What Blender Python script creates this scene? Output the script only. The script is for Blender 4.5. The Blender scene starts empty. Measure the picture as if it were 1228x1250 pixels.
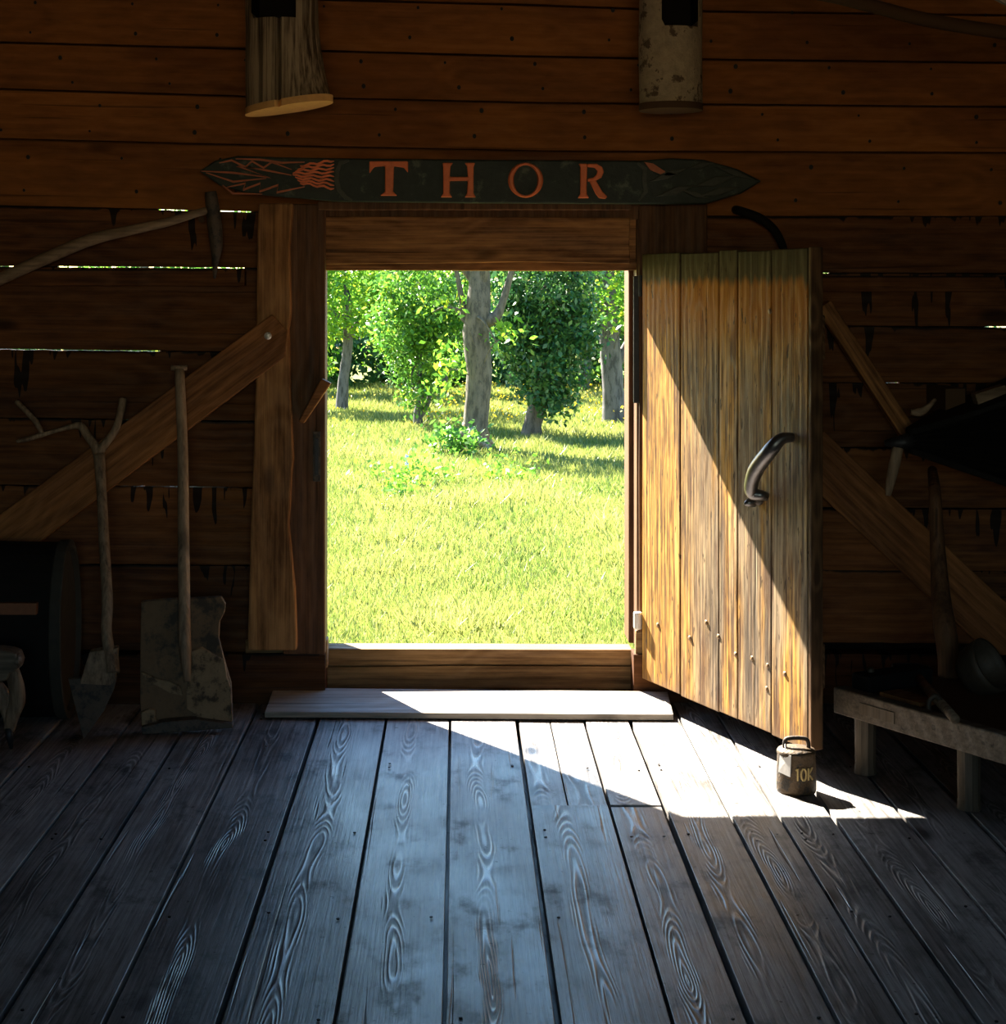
import bpy, bmesh, math, random
import numpy as np
from mathutils import Vector, Matrix, noise as mnoise
random.seed(7); rng = np.random.default_rng(11)
sc = bpy.context.scene
COL = sc.collection
F, CX, CY, EYE = 2130.0, 560.0, 357.0, 1.5
D = 6.416
GZ = -0.40                                   # level of the lawn outside

def P(px, py, y=0.0):
    d = D + y
    return Vector(((px - CX) * d / F, y, EYE + (CY - py) * d / F))
def FL(px, py, z=0.0):
    d = F * (EYE - z) / (py - CY)
    return Vector(((px - CX) * d / F, d - D, z))
def X0(px, y=0.0): return (px - CX) * (D + y) / F
def Z0(py, y=0.0): return EYE + (CY - py) * (D + y) / F

# ------------------------------------------------------------------ materials
class NT:
    def __init__(s, name):
        s.m = bpy.data.materials.new(name); s.m.use_nodes = True
        s.t = s.m.node_tree; s.t.nodes.clear()
        s.out = s.n('ShaderNodeOutputMaterial')
    def n(s, typ, **kw):
        nd = s.t.nodes.new(typ)
        for k, v in kw.items(): setattr(nd, k, v)
        return nd
    def put(s, sock, v):
        if hasattr(v, 'is_output'): s.t.links.new(v, sock)
        elif v is not None:
            if hasattr(sock, 'default_value') and not isinstance(v, (int, float)) and len(sock.default_value) == 4 and len(v) == 3: v = (*v, 1)
            sock.default_value = v
    def math(s, op, a, b=None, c=None, clamp=False):
        nd = s.n('ShaderNodeMath', operation=op, use_clamp=clamp)
        for i, v in enumerate((a, b, c)):
            if v is not None: s.put(nd.inputs[i], v)
        return nd.outputs[0]
    def mix(s, f, a, b, mode='MIX'):
        nd = s.n('ShaderNodeMix', data_type='RGBA', blend_type=mode)
        s.put(nd.inputs[0], f); s.put(nd.inputs[6], a); s.put(nd.inputs[7], b)
        return nd.outputs[2]
    def step(s, v, lo, hi):
        nd = s.n('ShaderNodeMapRange', interpolation_type='SMOOTHSTEP')
        s.put(nd.inputs[0], v); s.put(nd.inputs[1], lo); s.put(nd.inputs[2], hi)
        return nd.outputs[0]
    def comb(s, x, y, z=0.0):
        nd = s.n('ShaderNodeCombineXYZ')
        for i, v in enumerate((x, y, z)): s.put(nd.inputs[i], v)
        return nd.outputs[0]
    def sep(s, v):
        nd = s.n('ShaderNodeSeparateXYZ'); s.put(nd.inputs[0], v); return nd.outputs
    def noise(s, v, scale=1.0, detail=3.0, rough=0.55, dist=0.0):
        nd = s.n('ShaderNodeTexNoise'); s.put(nd.inputs['Vector'], v)
        nd.inputs['Scale'].default_value = scale; nd.inputs['Detail'].default_value = detail
        nd.inputs['Roughness'].default_value = rough; nd.inputs['Distortion'].default_value = dist
        return nd.outputs['Fac']
    def attr(s, name): return s.n('ShaderNodeAttribute', attribute_name=name).outputs['Fac']
    def bsdf(s, color, rough=0.6, bump=None, bstr=0.4, bdist=0.01, metal=0.0, spec=0.5):
        b = s.n('ShaderNodeBsdfPrincipled')
        s.put(b.inputs['Base Color'], color); s.put(b.inputs['Roughness'], rough); s.put(b.inputs['Metallic'], metal)
        s.put(b.inputs['Specular IOR Level'], spec)
        if bump is not None:
            bn = s.n('ShaderNodeBump'); bn.inputs['Strength'].default_value = bstr; bn.inputs['Distance'].default_value = bdist
            s.put(bn.inputs['Height'], bump); s.t.links.new(bn.outputs[0], b.inputs['Normal'])
        s.t.links.new(b.outputs[0], s.out.inputs[0])
        return b

def wood(name, dark, light, coord='UV', ringf=70, rough=(0.55, 0.75), streak=0.6, ring=0.5, knot=0.6, varamp=0.35,
         bstr=0.35, stain=None, post=None, spec=0.4, rmask=None, warp=1.0, hfreq=1.9, contrast=1.45):
    """coord: 'UV' (u across, v along) or the object axis the grain runs along: 'x','y','z'"""
    q = NT(name)
    tc = q.n('ShaderNodeTexCoord')
    if coord == 'UV':
        u, v, _ = q.sep(tc.outputs['UV']); w = 0.0
    else:
        o = q.sep(tc.outputs['Object'])
        i = 'xyz'.index(coord)
        v = o[i]; u = o[(i + 1) % 3]; w = o[(i + 2) % 3]
        ns = q.noise(tc.outputs['Object'], 1.0, 0)
    def vec(a, b): return q.comb(q.math('MULTIPLY', u, a), q.math('MULTIPLY', v, b), q.math('MULTIPLY', w, a) if not isinstance(w, float) else 0.0)
    wander = q.math('SUBTRACT', q.noise(vec(0.2, 0.9), 1, 1), 0.5)
    h = q.math('MULTIPLY', q.math('SUBTRACT', q.noise(vec(0.3, hfreq), 1, 2), 0.42), 0.30)
    uu = q.math('ADD', u, q.math('MULTIPLY', wander, 0.09))
    ww = q.math('ADD', h, w) if not isinstance(w, float) else h
    r = q.math('SQRT', q.math('ADD', q.math('MULTIPLY', uu, uu), q.math('MULTIPLY', ww, ww)))
    r = q.math('ADD', r, q.math('MULTIPLY', q.noise(vec(5, 1.0), 1, 2), 0.03 * warp))
    rg = q.math('MULTIPLY_ADD', q.math('SINE', q.math('MULTIPLY', r, ringf * 6.283)), 0.5, 0.5)
    rg = q.math('POWER', rg, 1.7)
    if rmask:
        mk = q.step(q.math('ABSOLUTE', q.math('ADD', uu, q.math('MULTIPLY', q.math('SUBTRACT', q.noise(vec(0.2, 4.0), 1, 2), 0.5), 0.06))), rmask, rmask * 0.35)
        mk = q.math('MULTIPLY', mk, q.step(q.noise(vec(0.1, 1.6), 1, 1), 0.34, 0.52))
        rg = q.math('MULTIPLY_ADD', q.math('SUBTRACT', rg, 0.35), mk, 0.35)
    st = q.noise(vec(95, 2.2), 1, 4, 0.65)
    blotch = q.noise(vec(5, 1.4), 1, 4, 0.6)
    vo = q.n('ShaderNodeTexVoronoi'); q.put(vo.inputs['Vector'], vec(6.0, 2.4)); vo.inputs['Scale'].default_value = 1.0
    kn = q.math('MULTIPLY', q.step(vo.outputs['Distance'], 0.21, 0.07), q.step(q.sep(vo.outputs['Color'])[0], 0.55, 0.6))
    f = q.math('ADD', q.math('MULTIPLY', q.math('SUBTRACT', st, 0.5), streak * 2.0), q.math('MULTIPLY', q.math('SUBTRACT', rg, 0.4), ring))
    f = q.math('ADD', f, q.math('MULTIPLY_ADD', blotch, 1.2, -0.12))
    f = q.math('ADD', f, q.math('MULTIPLY', q.math('SUBTRACT', q.noise(vec(30, 7), 1, 4, 0.7), 0.5), 0.7))
    f = q.math('MULTIPLY_ADD', q.math('SUBTRACT', f, 0.45), contrast, 0.45, clamp=True)
    c = q.mix(f, dark, light)
    va = q.math('MULTIPLY_ADD', q.attr('var'), varamp, 1.0)
    hs = q.n('ShaderNodeHueSaturation'); q.put(hs.inputs['Color'], c); q.put(hs.inputs['Value'], va); c = hs.outputs[0]
    c = q.mix(q.math('MULTIPLY', kn, knot), c, tuple(x * 0.22 for x in dark))
    # fine checks along the grain
    crack = q.step(q.noise(vec(42, 0.9), 1, 2, 0.5), 0.34, 0.28)
    c = q.mix(q.math('MULTIPLY', crack, 0.55), c, tuple(x * 0.25 for x in dark))
    if stain:                       # runs of old tar hanging from the upper edge of a log
        td = q.attr('topd')
        n1 = q.noise(q.comb(q.math('MULTIPLY', v, 22.0), q.math('MULTIPLY', td, 3.0), 0.0), 1, 2, 0.5)
        n2 = q.noise(q.comb(q.math('MULTIPLY', v, 3.0), 7.7, 0.0), 1, 2, 0.5)
        ln = q.math('MULTIPLY', q.math('SUBTRACT', n1, 0.53), 1.1)
        ln = q.math('ADD', q.math('MULTIPLY', ln, q.step(n2, 0.44, 0.60)), 0.008)
        c = q.mix(q.math('MULTIPLY', q.step(q.math('SUBTRACT', ln, td), -0.003, 0.006), 0.93), c, stain)
    if post: c = post(q, c, tc, u, v)
    ro = q.math('MULTIPLY_ADD', rg, rough[0] - rough[1], rough[1])
    ro = q.math('ADD', ro, q.math('MULTIPLY', q.math('SUBTRACT', blotch, 0.5), 0.45))
    if hasattr(q, 'rx'): ro = q.math('ADD', ro, q.math('MULTIPLY', q.rx, 0.2))
    bh = q.math('ADD', q.math('MULTIPLY', rg, max(ring, 0.1) * 1.3), q.math('MULTIPLY', st, 0.6))
    bh = q.math('SUBTRACT', bh, q.math('MULTIPLY', crack, 0.9))
    q.bsdf(c, ro, bh, bstr, 0.004, spec=spec)
    return q.m

def plain(name, color, rough=0.7, metal=0.0, nscale=30, amp=0.4, bstr=0.3, spec=0.4, second=None, sharp=(0.45, 0.62), zs=1.0):
    q = NT(name); tc = q.n('ShaderNodeTexCoord')
    co = q.sep(tc.outputs['Object']); co = q.comb(co[0], co[1], q.math('MULTIPLY', co[2], zs))
    n = q.noise(co, nscale, 5, 0.62)
    c = q.mix(n, tuple(x * (1 - amp) for x in color), tuple(x * (1 + amp) for x in color))
    if second: c = q.mix(q.step(q.noise(co, nscale * 0.5, 5, 0.7), *sharp), c, second)
    q.bsdf(c, rough, n, bstr, 0.006, metal, spec)
    return q.m

def leafmat(name, a, b, trans=0.55, yellow=None):
    q = NT(name)
    va = q.attr('var')
    c = q.mix(va, a, b)
    if yellow: c = q.mix(q.step(va, 0.82, 0.95), c, yellow)
    p = q.n('ShaderNodeBsdfPrincipled'); q.put(p.inputs['Base Color'], c); p.inputs['Roughness'].default_value = 0.42
    t = q.n('ShaderNodeBsdfTranslucent'); q.put(t.inputs['Color'], q.mix(0.5, c, (0.55, 0.75, 0.05, 1), 'MULTIPLY') if False else c)
    mx = q.n('ShaderNodeMixShader'); mx.inputs[0].default_value = trans
    q.t.links.new(p.outputs[0], mx.inputs[1]); q.t.links.new(t.outputs[0], mx.inputs[2]); q.t.links.new(mx.outputs[0], q.out.inputs[0])
    return q.m

def door_post(q, c, tc, u, v):
    # weathering of the door: amber tannin band under the sheltered green-black top, grey mid, scuffed brown foot
    o = q.sep(tc.outputs['Object'])
    z = o[2]; x = o[0]
    nz = q.noise(q.comb(q.math('MULTIPLY', x, 26), q.math('MULTIPLY', z, 1.4), 0), 1, 3)
    wob = q.math('MULTIPLY', q.math('SUBTRACT', nz, 0.5), 0.10)
    zt = q.math('ADD', z, wob)
    nb = q.noise(q.comb(q.math('MULTIPLY', x, 9), q.math('MULTIPLY', z, 0.9), 3), 1, 4)
    grey = q.math('MULTIPLY', q.step(nb, 0.40, 0.58), q.step(x, 0.16, 0.55))
    grey = q.math('MULTIPLY', grey, q.step(zt, 1.44, 1.15))
    c = q.mix(q.math('MULTIPLY', grey, 0.8), c, q.mix(0.85, c, (0.24, 0.19, 0.13, 1), 'COLOR'))
    c = q.mix(q.math('MULTIPLY', grey, 0.5), c, (0.06, 0.042, 0.028, 1))
    br = q.math('MULTIPLY', q.step(q.noise(q.comb(q.math('MULTIPLY', x, 30), q.math('MULTIPLY', z, 2.6), 11), 1, 4, 0.65), 0.50, 0.62), 0.7)
    c = q.mix(br, c, (0.075, 0.030, 0.010, 1))
    amb = q.math('MULTIPLY', q.step(zt, 1.28, 1.46), 0.85)
    c = q.mix(amb, c, q.mix(0.75, c, (0.36, 0.115, 0.006, 1)))
    c = q.mix(q.math('MULTIPLY', q.step(zt, 1.515, 1.555), 0.9), c, (0.034, 0.036, 0.020, 1))
    c = q.mix(q.math('MULTIPLY', q.step(zt, 0.135, 0.075), 0.7), c, (0.15, 0.085, 0.04, 1))
    pit = q.step(q.noise(q.comb(q.math('MULTIPLY', x, 60), q.math('MULTIPLY', z, 11), 5), 1, 3), 0.63, 0.67)
    c = q.mix(q.math('MULTIPLY', pit, 0.9), c, (0.035, 0.017, 0.006, 1))
    return c

def floor_post(q, c, tc, u, v):
    # dirt trodden into the boards: cross-grain smudges
    n = q.noise(q.comb(q.math('MULTIPLY', u, 11.0), q.math('MULTIPLY', v, 6.0), 2.0), 1, 5, 0.7)
    m = q.noise(q.comb(q.math('MULTIPLY', u, 2.0), q.math('MULTIPLY', v, 2.2), 9.0), 1, 2, 0.5)
    q.rx = q.math('MULTIPLY', q.step(n, 0.47, 0.72), q.step(m, 0.38, 0.55))
    c = q.mix(q.math('MULTIPLY', q.rx, 0.75), c, (0.022, 0.02, 0.019, 1))
    p = q.step(q.noise(q.comb(q.math('MULTIPLY', u, 45.0), q.math('MULTIPLY', v, 30.0), 6.0), 1, 2, 0.5), 0.70, 0.74)
    return q.mix(q.math('MULTIPLY', p, 0.8), c, (0.012, 0.011, 0.010, 1))

def wall_post(q, c, tc, u, v):
    n = q.noise(q.comb(q.math('MULTIPLY', u, 2.2), q.math('MULTIPLY', v, 0.9), 0), 1, 2, 0.5)
    return q.mix(q.math('MULTIPLY', q.step(n, 0.54, 0.57), 0.38), c, q.mix(0.75, c, (0.10, 0.028, 0.010, 1)))

M = {}
M['floor'] = wood('floor_wood', (0.085, 0.078, 0.073), (0.37, 0.345, 0.325), ringf=165, rough=(0.24, 0.47), streak=0.75, ring=0.5, knot=0.95, varamp=0.22, bstr=0.6, spec=0.19, rmask=0.030, hfreq=0.55, warp=0.55, post=floor_post)
M['upper'] = wood('upper_board_wood', (0.135, 0.045, 0.010), (0.34, 0.125, 0.028), ringf=28, streak=0.22, ring=0.10, knot=0.9, varamp=0.22, bstr=0.10, post=wall_post, spec=0.12, warp=0.4)
M['log'] = wood('old_log_wood', (0.055, 0.018, 0.006), (0.18, 0.066, 0.018), ringf=24, streak=0.5, ring=0.12, knot=0.8, varamp=0.35, bstr=0.35, warp=0.5, stain=(0.006, 0.004, 0.003, 1), spec=0.15)
M['dull'] = wood('dull_wood', (0.05, 0.026, 0.013), (0.14, 0.075, 0.035), ringf=40, varamp=0.3, spec=0.15)
M['post'] = wood('hewn_post_wood', (0.10, 0.040, 0.012), (0.40, 0.19, 0.07), coord='z', ringf=26, ring=0.12, warp=0.4, streak=0.6, knot=0.5, varamp=0.0, bstr=0.4, spec=0.15)
M['jamb'] = wood('jamb_wood', (0.055, 0.024, 0.011), (0.16, 0.072, 0.03), coord='z', ringf=26, ring=0.12, warp=0.4, streak=0.6, knot=0.5, varamp=0.0, bstr=0.4, spec=0.2)
M['lintel'] = wood('lintel_wood', (0.09, 0.035, 0.012), (0.40, 0.18, 0.06), coord='x', ringf=26, ring=0.12, warp=0.4, streak=0.7, knot=0.7, varamp=0.0, bstr=0.4, spec=0.15)
M['sill'] = wood('sill_wood', (0.10, 0.05, 0.018), (0.30, 0.17, 0.07), coord='x', ringf=26, ring=0.12, warp=0.4, streak=0.7, knot=0.7, varamp=0.0, bstr=0.4, spec=0.2)
M['brace'] = wood('brace_wood', (0.10, 0.036, 0.011), (0.31, 0.125, 0.04), coord='x', ringf=26, ring=0.12, warp=0.4, streak=0.6, knot=0.6, varamp=0.0, bstr=0.3, spec=0.15)
M['door'] = wood('door_wood', (0.085, 0.030, 0.006), (0.60, 0.31, 0.06), ringf=30, streak=1.25, ring=0.10, warp=0.3, knot=0.9, varamp=0.25, bstr=0.7, post=door_post, spec=0.2, rough=(0.6, 0.8))
M['step'] = wood('step_wood', (0.20, 0.165, 0.13), (0.46, 0.40, 0.33), coord='x', ringf=20, ring=0.06, warp=0.3, varamp=0, bstr=0.2)
M['handle'] = wood('tool_handle_wood', (0.085, 0.05, 0.028), (0.34, 0.225, 0.14), coord='z', ringf=20, ring=0.0, varamp=0, bstr=0.2)
M['handlex'] = wood('tool_handle_wood_long', (0.085, 0.05, 0.028), (0.33, 0.22, 0.135), coord='x', ringf=20, ring=0.0, varamp=0, bstr=0.2)
M['bench'] = wood('bench_wood', (0.055, 0.038, 0.024), (0.185, 0.135, 0.09), coord='x', ringf=20, ring=0.06, warp=0.3, varamp=0, bstr=0.25)
M['benchleg'] = wood('bench_leg_wood', (0.04, 0.028, 0.017), (0.15, 0.105, 0.065), coord='z', ringf=20, ring=0.06, warp=0.3, varamp=0, bstr=0.25)
M['bark'] = wood('weathered_log', (0.06, 0.036, 0.018), (0.36, 0.28, 0.18), coord='z', ringf=20, ring=0.0, streak=1.3, knot=0.8, varamp=0, bstr=0.5, warp=0.3, spec=0.15)
M['palebark'] = plain('pale_log_bark', (0.36, 0.28, 0.17), 0.85, nscale=34, amp=0.55, bstr=1.0, second=(0.10, 0.065, 0.035, 1), sharp=(0.54, 0.62))
M['endgrain'] = plain('fresh_cut_wood', (0.66, 0.36, 0.12), 0.7, nscale=40, amp=0.25, bstr=0.2)
M['iron'] = plain('dark_iron', (0.035, 0.033, 0.035), 0.5, 0.6, 40, 0.5, 0.4)
M['rust'] = plain('rusty_iron', (0.10, 0.07, 0.05), 0.62, 0.3, 60, 0.6, 0.6, second=(0.035, 0.03, 0.026, 1))
M['handle_iron'] = plain('worn_iron', (0.16, 0.15, 0.15), 0.34, 0.85, 40, 0.4, 0.25)
M['weight'] = plain('weight_iron', (0.075, 0.045, 0.02), 0.6, 0.25, 70, 0.6, 0.7, second=(0.03, 0.025, 0.02, 1), sharp=(0.5, 0.6))
M['weightmark'] = plain('weight_mark', (0.46, 0.33, 0.13), 0.55, 0.2, 60, 0.3, 0.3)
M['zinc'] = plain('pale_hinge_metal', (0.62, 0.58, 0.54), 0.45, 0.4, 40, 0.2, 0.2)
M['white'] = plain('white_sheet', (0.80, 0.76, 0.72), 0.8, 0, 40, 0.06, 0.1)
M['blade'] = plain('weathered_shovel_blade', (0.18, 0.105, 0.055), 0.85, 0.1, 22, 0.5, 0.9, second=(0.055, 0.04, 0.028, 1))
M['crust'] = plain('dried_mud_crust', (0.28, 0.18, 0.10), 0.95, 0, 45, 0.5, 1.0, second=(0.07, 0.045, 0.028, 1))
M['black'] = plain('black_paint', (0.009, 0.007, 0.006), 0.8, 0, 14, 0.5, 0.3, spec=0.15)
M['blackrim'] = plain('worn_black_rim', (0.030, 0.024, 0.017), 0.8, 0, 18, 0.5, 0.4)
M['redlabel'] = plain('faded_red_paper', (0.20, 0.075, 0.035), 0.8, 0, 60, 0.3, 0.1)
M['leather'] = plain('black_leather', (0.008, 0.007, 0.006), 0.75, 0, 16, 0.5, 0.5, spec=0.15)
M['dullmetal'] = plain('dull_metal', (0.075, 0.05, 0.032), 0.6, 0.3, 30, 0.4, 0.4)
M['sign'] = plain('sign_dark_green', (0.014, 0.022, 0.016), 0.6, 0, 22, 0.7, 0.6, second=(0.085, 0.095, 0.065, 1), sharp=(0.56, 0.72))
M['signleaf'] = plain('sign_carved_leaf', (0.050, 0.052, 0.040), 0.65, 0, 40, 0.5, 0.5)
M['orange'] = plain('sign_orange_paint', (0.72, 0.16, 0.045), 0.5, 0, 40, 0.3, 0.4)
M['rustred'] = plain('sign_red_line', (0.40, 0.115, 0.045), 0.6, 0, 40, 0.4, 0.4)
M['nail'] = plain('nail_head', (0.014, 0.009, 0.007), 0.6, 0.3, 60, 0.3, 0.2)
M['stud'] = plain('rusty_stud', (0.20, 0.12, 0.06), 0.5, 0.3, 60, 0.4, 0.3)
M['lath'] = plain('pale_lath', (0.34, 0.30, 0.25), 0.7, 0, 30, 0.3, 0.3)
M['treebark'] = plain('tree_bark', (0.12, 0.098, 0.072), 0.9, 0, 46, 0.7, 1.0, second=(0.05, 0.042, 0.03, 1), sharp=(0.42, 0.62), zs=0.3)
M['greybark'] = plain('grey_tree_bark', (0.12, 0.11, 0.11), 0.9, 0, 36, 0.6, 1.0, second=(0.045, 0.042, 0.042, 1), zs=0.25)
M['mossbark'] = plain('mossy_root_bark', (0.15, 0.09, 0.04), 0.9, 0, 16, 0.5, 1.0, second=(0.30, 0.26, 0.20, 1))
M['leaf_mid'] = leafmat('leaf_mid_green', (0.045, 0.15, 0.022), (0.15, 0.33, 0.035), 0.5, (0.34, 0.48, 0.04, 1))
M['leaf_light'] = leafmat('leaf_light_green', (0.09, 0.24, 0.025), (0.22, 0.42, 0.03), 0.55, (0.45, 0.55, 0.03, 1))
M['leaf_dark'] = leafmat('leaf_dark_green', (0.022, 0.075, 0.022), (0.05, 0.15, 0.040), 0.35, (0.14, 0.26, 0.05, 1))
M['leaf_back'] = leafmat('leaf_far_green', (0.03, 0.10, 0.02), (0.11, 0.25, 0.035), 0.45, (0.30, 0.42, 0.04, 1))
M['grass'] = leafmat('grass_blade', (0.075, 0.13, 0.020), (0.35, 0.345, 0.09), 0.45, (0.40, 0.38, 0.16, 1))
M['flower'] = leafmat('yellow_flower', (0.80, 0.55, 0.02), (0.90, 0.70, 0.03), 0.3)
M['lupin'] = plain('pale_blue_petal', (0.42, 0.48, 0.75), 0.6, 0, 40, 0.2, 0.1)

def ground_mat():
    q = NT('lawn_soil'); tc = q.n('ShaderNodeTexCoord')
    a = q.noise(tc.outputs['Object'], 0.7, 4); b = q.noise(tc.outputs['Object'], 14, 5, 0.7)
    c = q.mix(b, (0.04, 0.07, 0.012, 1), (0.22, 0.235, 0.05, 1))
    c = q.mix(q.step(a, 0.45, 0.7), c, q.mix(0.5, c, (0.30, 0.30, 0.04, 1)))
    q.bsdf(c, 0.9, b, 0.8, 0.03, spec=0.1); return q.m
M['ground'] = ground_mat()

# ------------------------------------------------------------------ mesh helpers
class MB:
    def __init__(s): s.v = []; s.f = []; s.uv = {}; s.var = {}; s.mi = {}; s.top = {}
    def add(s, vs, fs, uvs=None, var=0.0, mi=0, top=None):
        b = len(s.v); s.v += [Vector(p) for p in vs]
        for i, p in enumerate(vs):
            if top is not None: s.top[b + i] = top[i]
            if uvs is not None: s.uv[b + i] = uvs[i]
        for f in fs:
            k = len(s.f); s.f.append([b + i for i in f]); s.var[k] = var; s.mi[k] = mi
    def box(s, lo, hi, long=None, var=0.0, mi=0, xf=None):
        lo, hi = Vector(lo), Vector(hi)
        vs = [Vector((x, y, z)) for x in (lo.x, hi.x) for y in (lo.y, hi.y) for z in (lo.z, hi.z)]
        fs = [(0, 1, 3, 2), (4, 6, 7, 5), (0, 4, 5, 1), (2, 3, 7, 6), (0, 2, 6, 4), (1, 5, 7, 3)]
        uv = None
        if long is not None:
            mid = (lo + hi) / 2; off = random.uniform(0, 60)
            a, b = [i for i in range(3) if i != long]
            uv = [((p[a] - mid[a]) + (p[b] - mid[b]), p[long] + off) for p in vs]
        if xf is not None: vs = [xf @ p for p in vs]
        s.add(vs, fs, uv, var, mi)
    def strip(s, xs, top, bot, y0, y1, var=0.0, mi=0, axis='x'):
        """plank along x between two edge functions, y0 front, y1 back"""
        off = random.uniform(0, 60); vs = []; uv = []; td = []
        for x in xs:
            t, b = top(x), bot(x); m = (t + b) / 2
            for (z, y) in ((t, y0), (b, y0), (b, y1), (t, y1)):
                vs.append((x, y, z)); uv.append((z - m, x + off)); td.append(t - z)
        fs = []
        n = len(xs)
        for i in range(n - 1):
            a, b = 4 * i, 4 * i + 4
            for k in range(4): fs.append((a + k, a + (k + 1) % 4, b + (k + 1) % 4, b + k))
        fs.append((3, 2, 1, 0)); e = 4 * (n - 1); fs.append((e, e + 1, e + 2, e + 3))
        s.add(vs, fs, uv, var, mi, td)
    def prism(s, poly, y0, y1, mi=0, var=0.0, xf=None):
        """poly of (x,z); extruded along y"""
        n = len(poly)
        vs = [Vector((p[0], y0, p[1])) for p in poly] + [Vector((p[0], y1, p[1])) for p in poly]
        fs = [tuple(range(n)), tuple(range(2 * n - 1, n - 1, -1))]
        fs += [(i, i + n, (i + 1) % n + n, (i + 1) % n) for i in range(n)]
        if xf is not None: vs = [xf @ p for p in vs]
        s.add(vs, fs, None, var, mi)
    def tube(s, pts, rad, n=10, mi=0, cap=True, flat=1.0, jit=0.0, ref=None):
        pts = [Vector(p) for p in pts]; m = len(pts)
        if not hasattr(rad, '__len__'): rad = [rad] * m
        ref = Vector(ref) if ref else None
        vs = []; fs = []; prev = None
        for i, p in enumerate(pts):
            t = (pts[min(i + 1, m - 1)] - pts[max(i - 1, 0)]).normalized()
            if prev is None:
                r = ref or (Vector((0, 0, 1)) if abs(t.z) < 0.9 else Vector((1, 0, 0)))
                a = t.cross(r).normalized()
            else:
                a = (prev - t * prev.dot(t)).normalized()
            prev = a; b = t.cross(a)
            for k in range(n):
                th = 2 * math.pi * k / n
                rr = rad[i] * (1 + (random.uniform(-jit, jit) if jit else 0))
                vs.append(p + a * math.cos(th) * rr + b * math.sin(th) * rr * flat)
        for i in range(m - 1):
            for k in range(n):
                fs.append((i * n + k, i * n + (k + 1) % n, (i + 1) * n + (k + 1) % n, (i + 1) * n + k))
        if cap:
            fs.append(tuple(range(n - 1, -1, -1))); fs.append(tuple((m - 1) * n + k for k in range(n)))
        s.add(vs, fs, None, 0, mi)
    def lathe(s, prof, n=32, origin=(0, 0, 0), mi=0, xf=None):
        o = Vector(origin); vs = []; fs = []
        for (r, z) in prof:
            for k in range(n):
                th = 2 * math.pi * k / n; vs.append(o + Vector((r * math.cos(th), r * math.sin(th), z)))
        for i in range(len(prof) - 1):
            for k in range(n): fs.append((i * n + k, i * n + (k + 1) % n, (i + 1) * n + (k + 1) % n, (i + 1) * n + k))
        fs.append(tuple(range(n - 1, -1, -1))); fs.append(tuple((len(prof) - 1) * n + k for k in range(n)))
        if xf is not None: vs = [xf @ p for p in vs]
        s.add(vs, fs, None, 0, mi)
    def blob(s, c, r, n=14, jit=0.0, mi=0, seed=0):
        c = Vector(c); vs = []; fs = []; m = n // 2 + 2
        for i in range(m):
            ph = math.pi * (i + 0.02) / (m - 1 + 0.04)
            for k in range(n):
                th = 2 * math.pi * k / n
                d = Vector((math.sin(ph) * math.cos(th), math.sin(ph) * math.sin(th), math.cos(ph)))
                q = 1 + jit * mnoise.noise(d * 2.3 + Vector((seed, seed, 0)))
                vs.append(c + Vector((d.x * r[0], d.y * r[1], d.z * r[2])) * q)
        for i in range(m - 1):
            for k in range(n): fs.append((i * n + k, (i + 1) * n + k, (i + 1) * n + (k + 1) % n, i * n + (k + 1) % n))
        fs.append(tuple(range(n))); fs.append(tuple((m - 1) * n + k for k in range(n - 1, -1, -1)))
        s.add(vs, fs, None, 0, mi)
    def build(s, name, mat, parent=None, loc=None, smooth=False, bevel=None, rot=None):
        me = bpy.data.meshes.new(name)
        o3 = Vector(loc) if (loc is not None and parent is None) else Vector((0, 0, 0))
        if parent is not None: o3 = Vector(parent['_o']) if '_o' in parent else Vector((0, 0, 0))
        me.from_pydata([p - o3 for p in s.v], [], s.f); me.validate(clean_customdata=False)
        bm = bmesh.new(); bm.from_mesh(me); bmesh.ops.recalc_face_normals(bm, faces=bm.faces); bm.to_mesh(me); bm.free()
        if s.uv:
            l = me.uv_layers.new(name='UVMap')
            for lp in me.loops: l.data[lp.index].uv = s.uv.get(lp.vertex_index, (0, 0))
        if any(s.var.values()):
            a = me.attributes.new('var', 'FLOAT', 'FACE')
            for k in range(len(me.polygons)): a.data[k].value = s.var.get(k, 0)
        if s.top:
            a = me.attributes.new('topd', 'FLOAT', 'POINT')
            for k in range(len(me.vertices)): a.data[k].value = s.top.get(k, 9)
        mats = mat if isinstance(mat, (list, tuple)) else [mat]
        for m_ in mats: me.materials.append(m_)
        for k, p in enumerate(me.polygons):
            p.material_index = s.mi.get(k, 0); p.use_smooth = smooth
        o = bpy.data.objects.new(name, me); COL.objects.link(o)
        if parent is not None: o.parent = parent
        elif loc is not None: o.location = o3
        if bevel:
            bv = o.modifiers.new('bevel', 'BEVEL'); bv.width = bevel; bv.segments = 2; bv.limit_method = 'ANGLE'; bv.angle_limit = math.radians(40)
        return o

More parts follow.
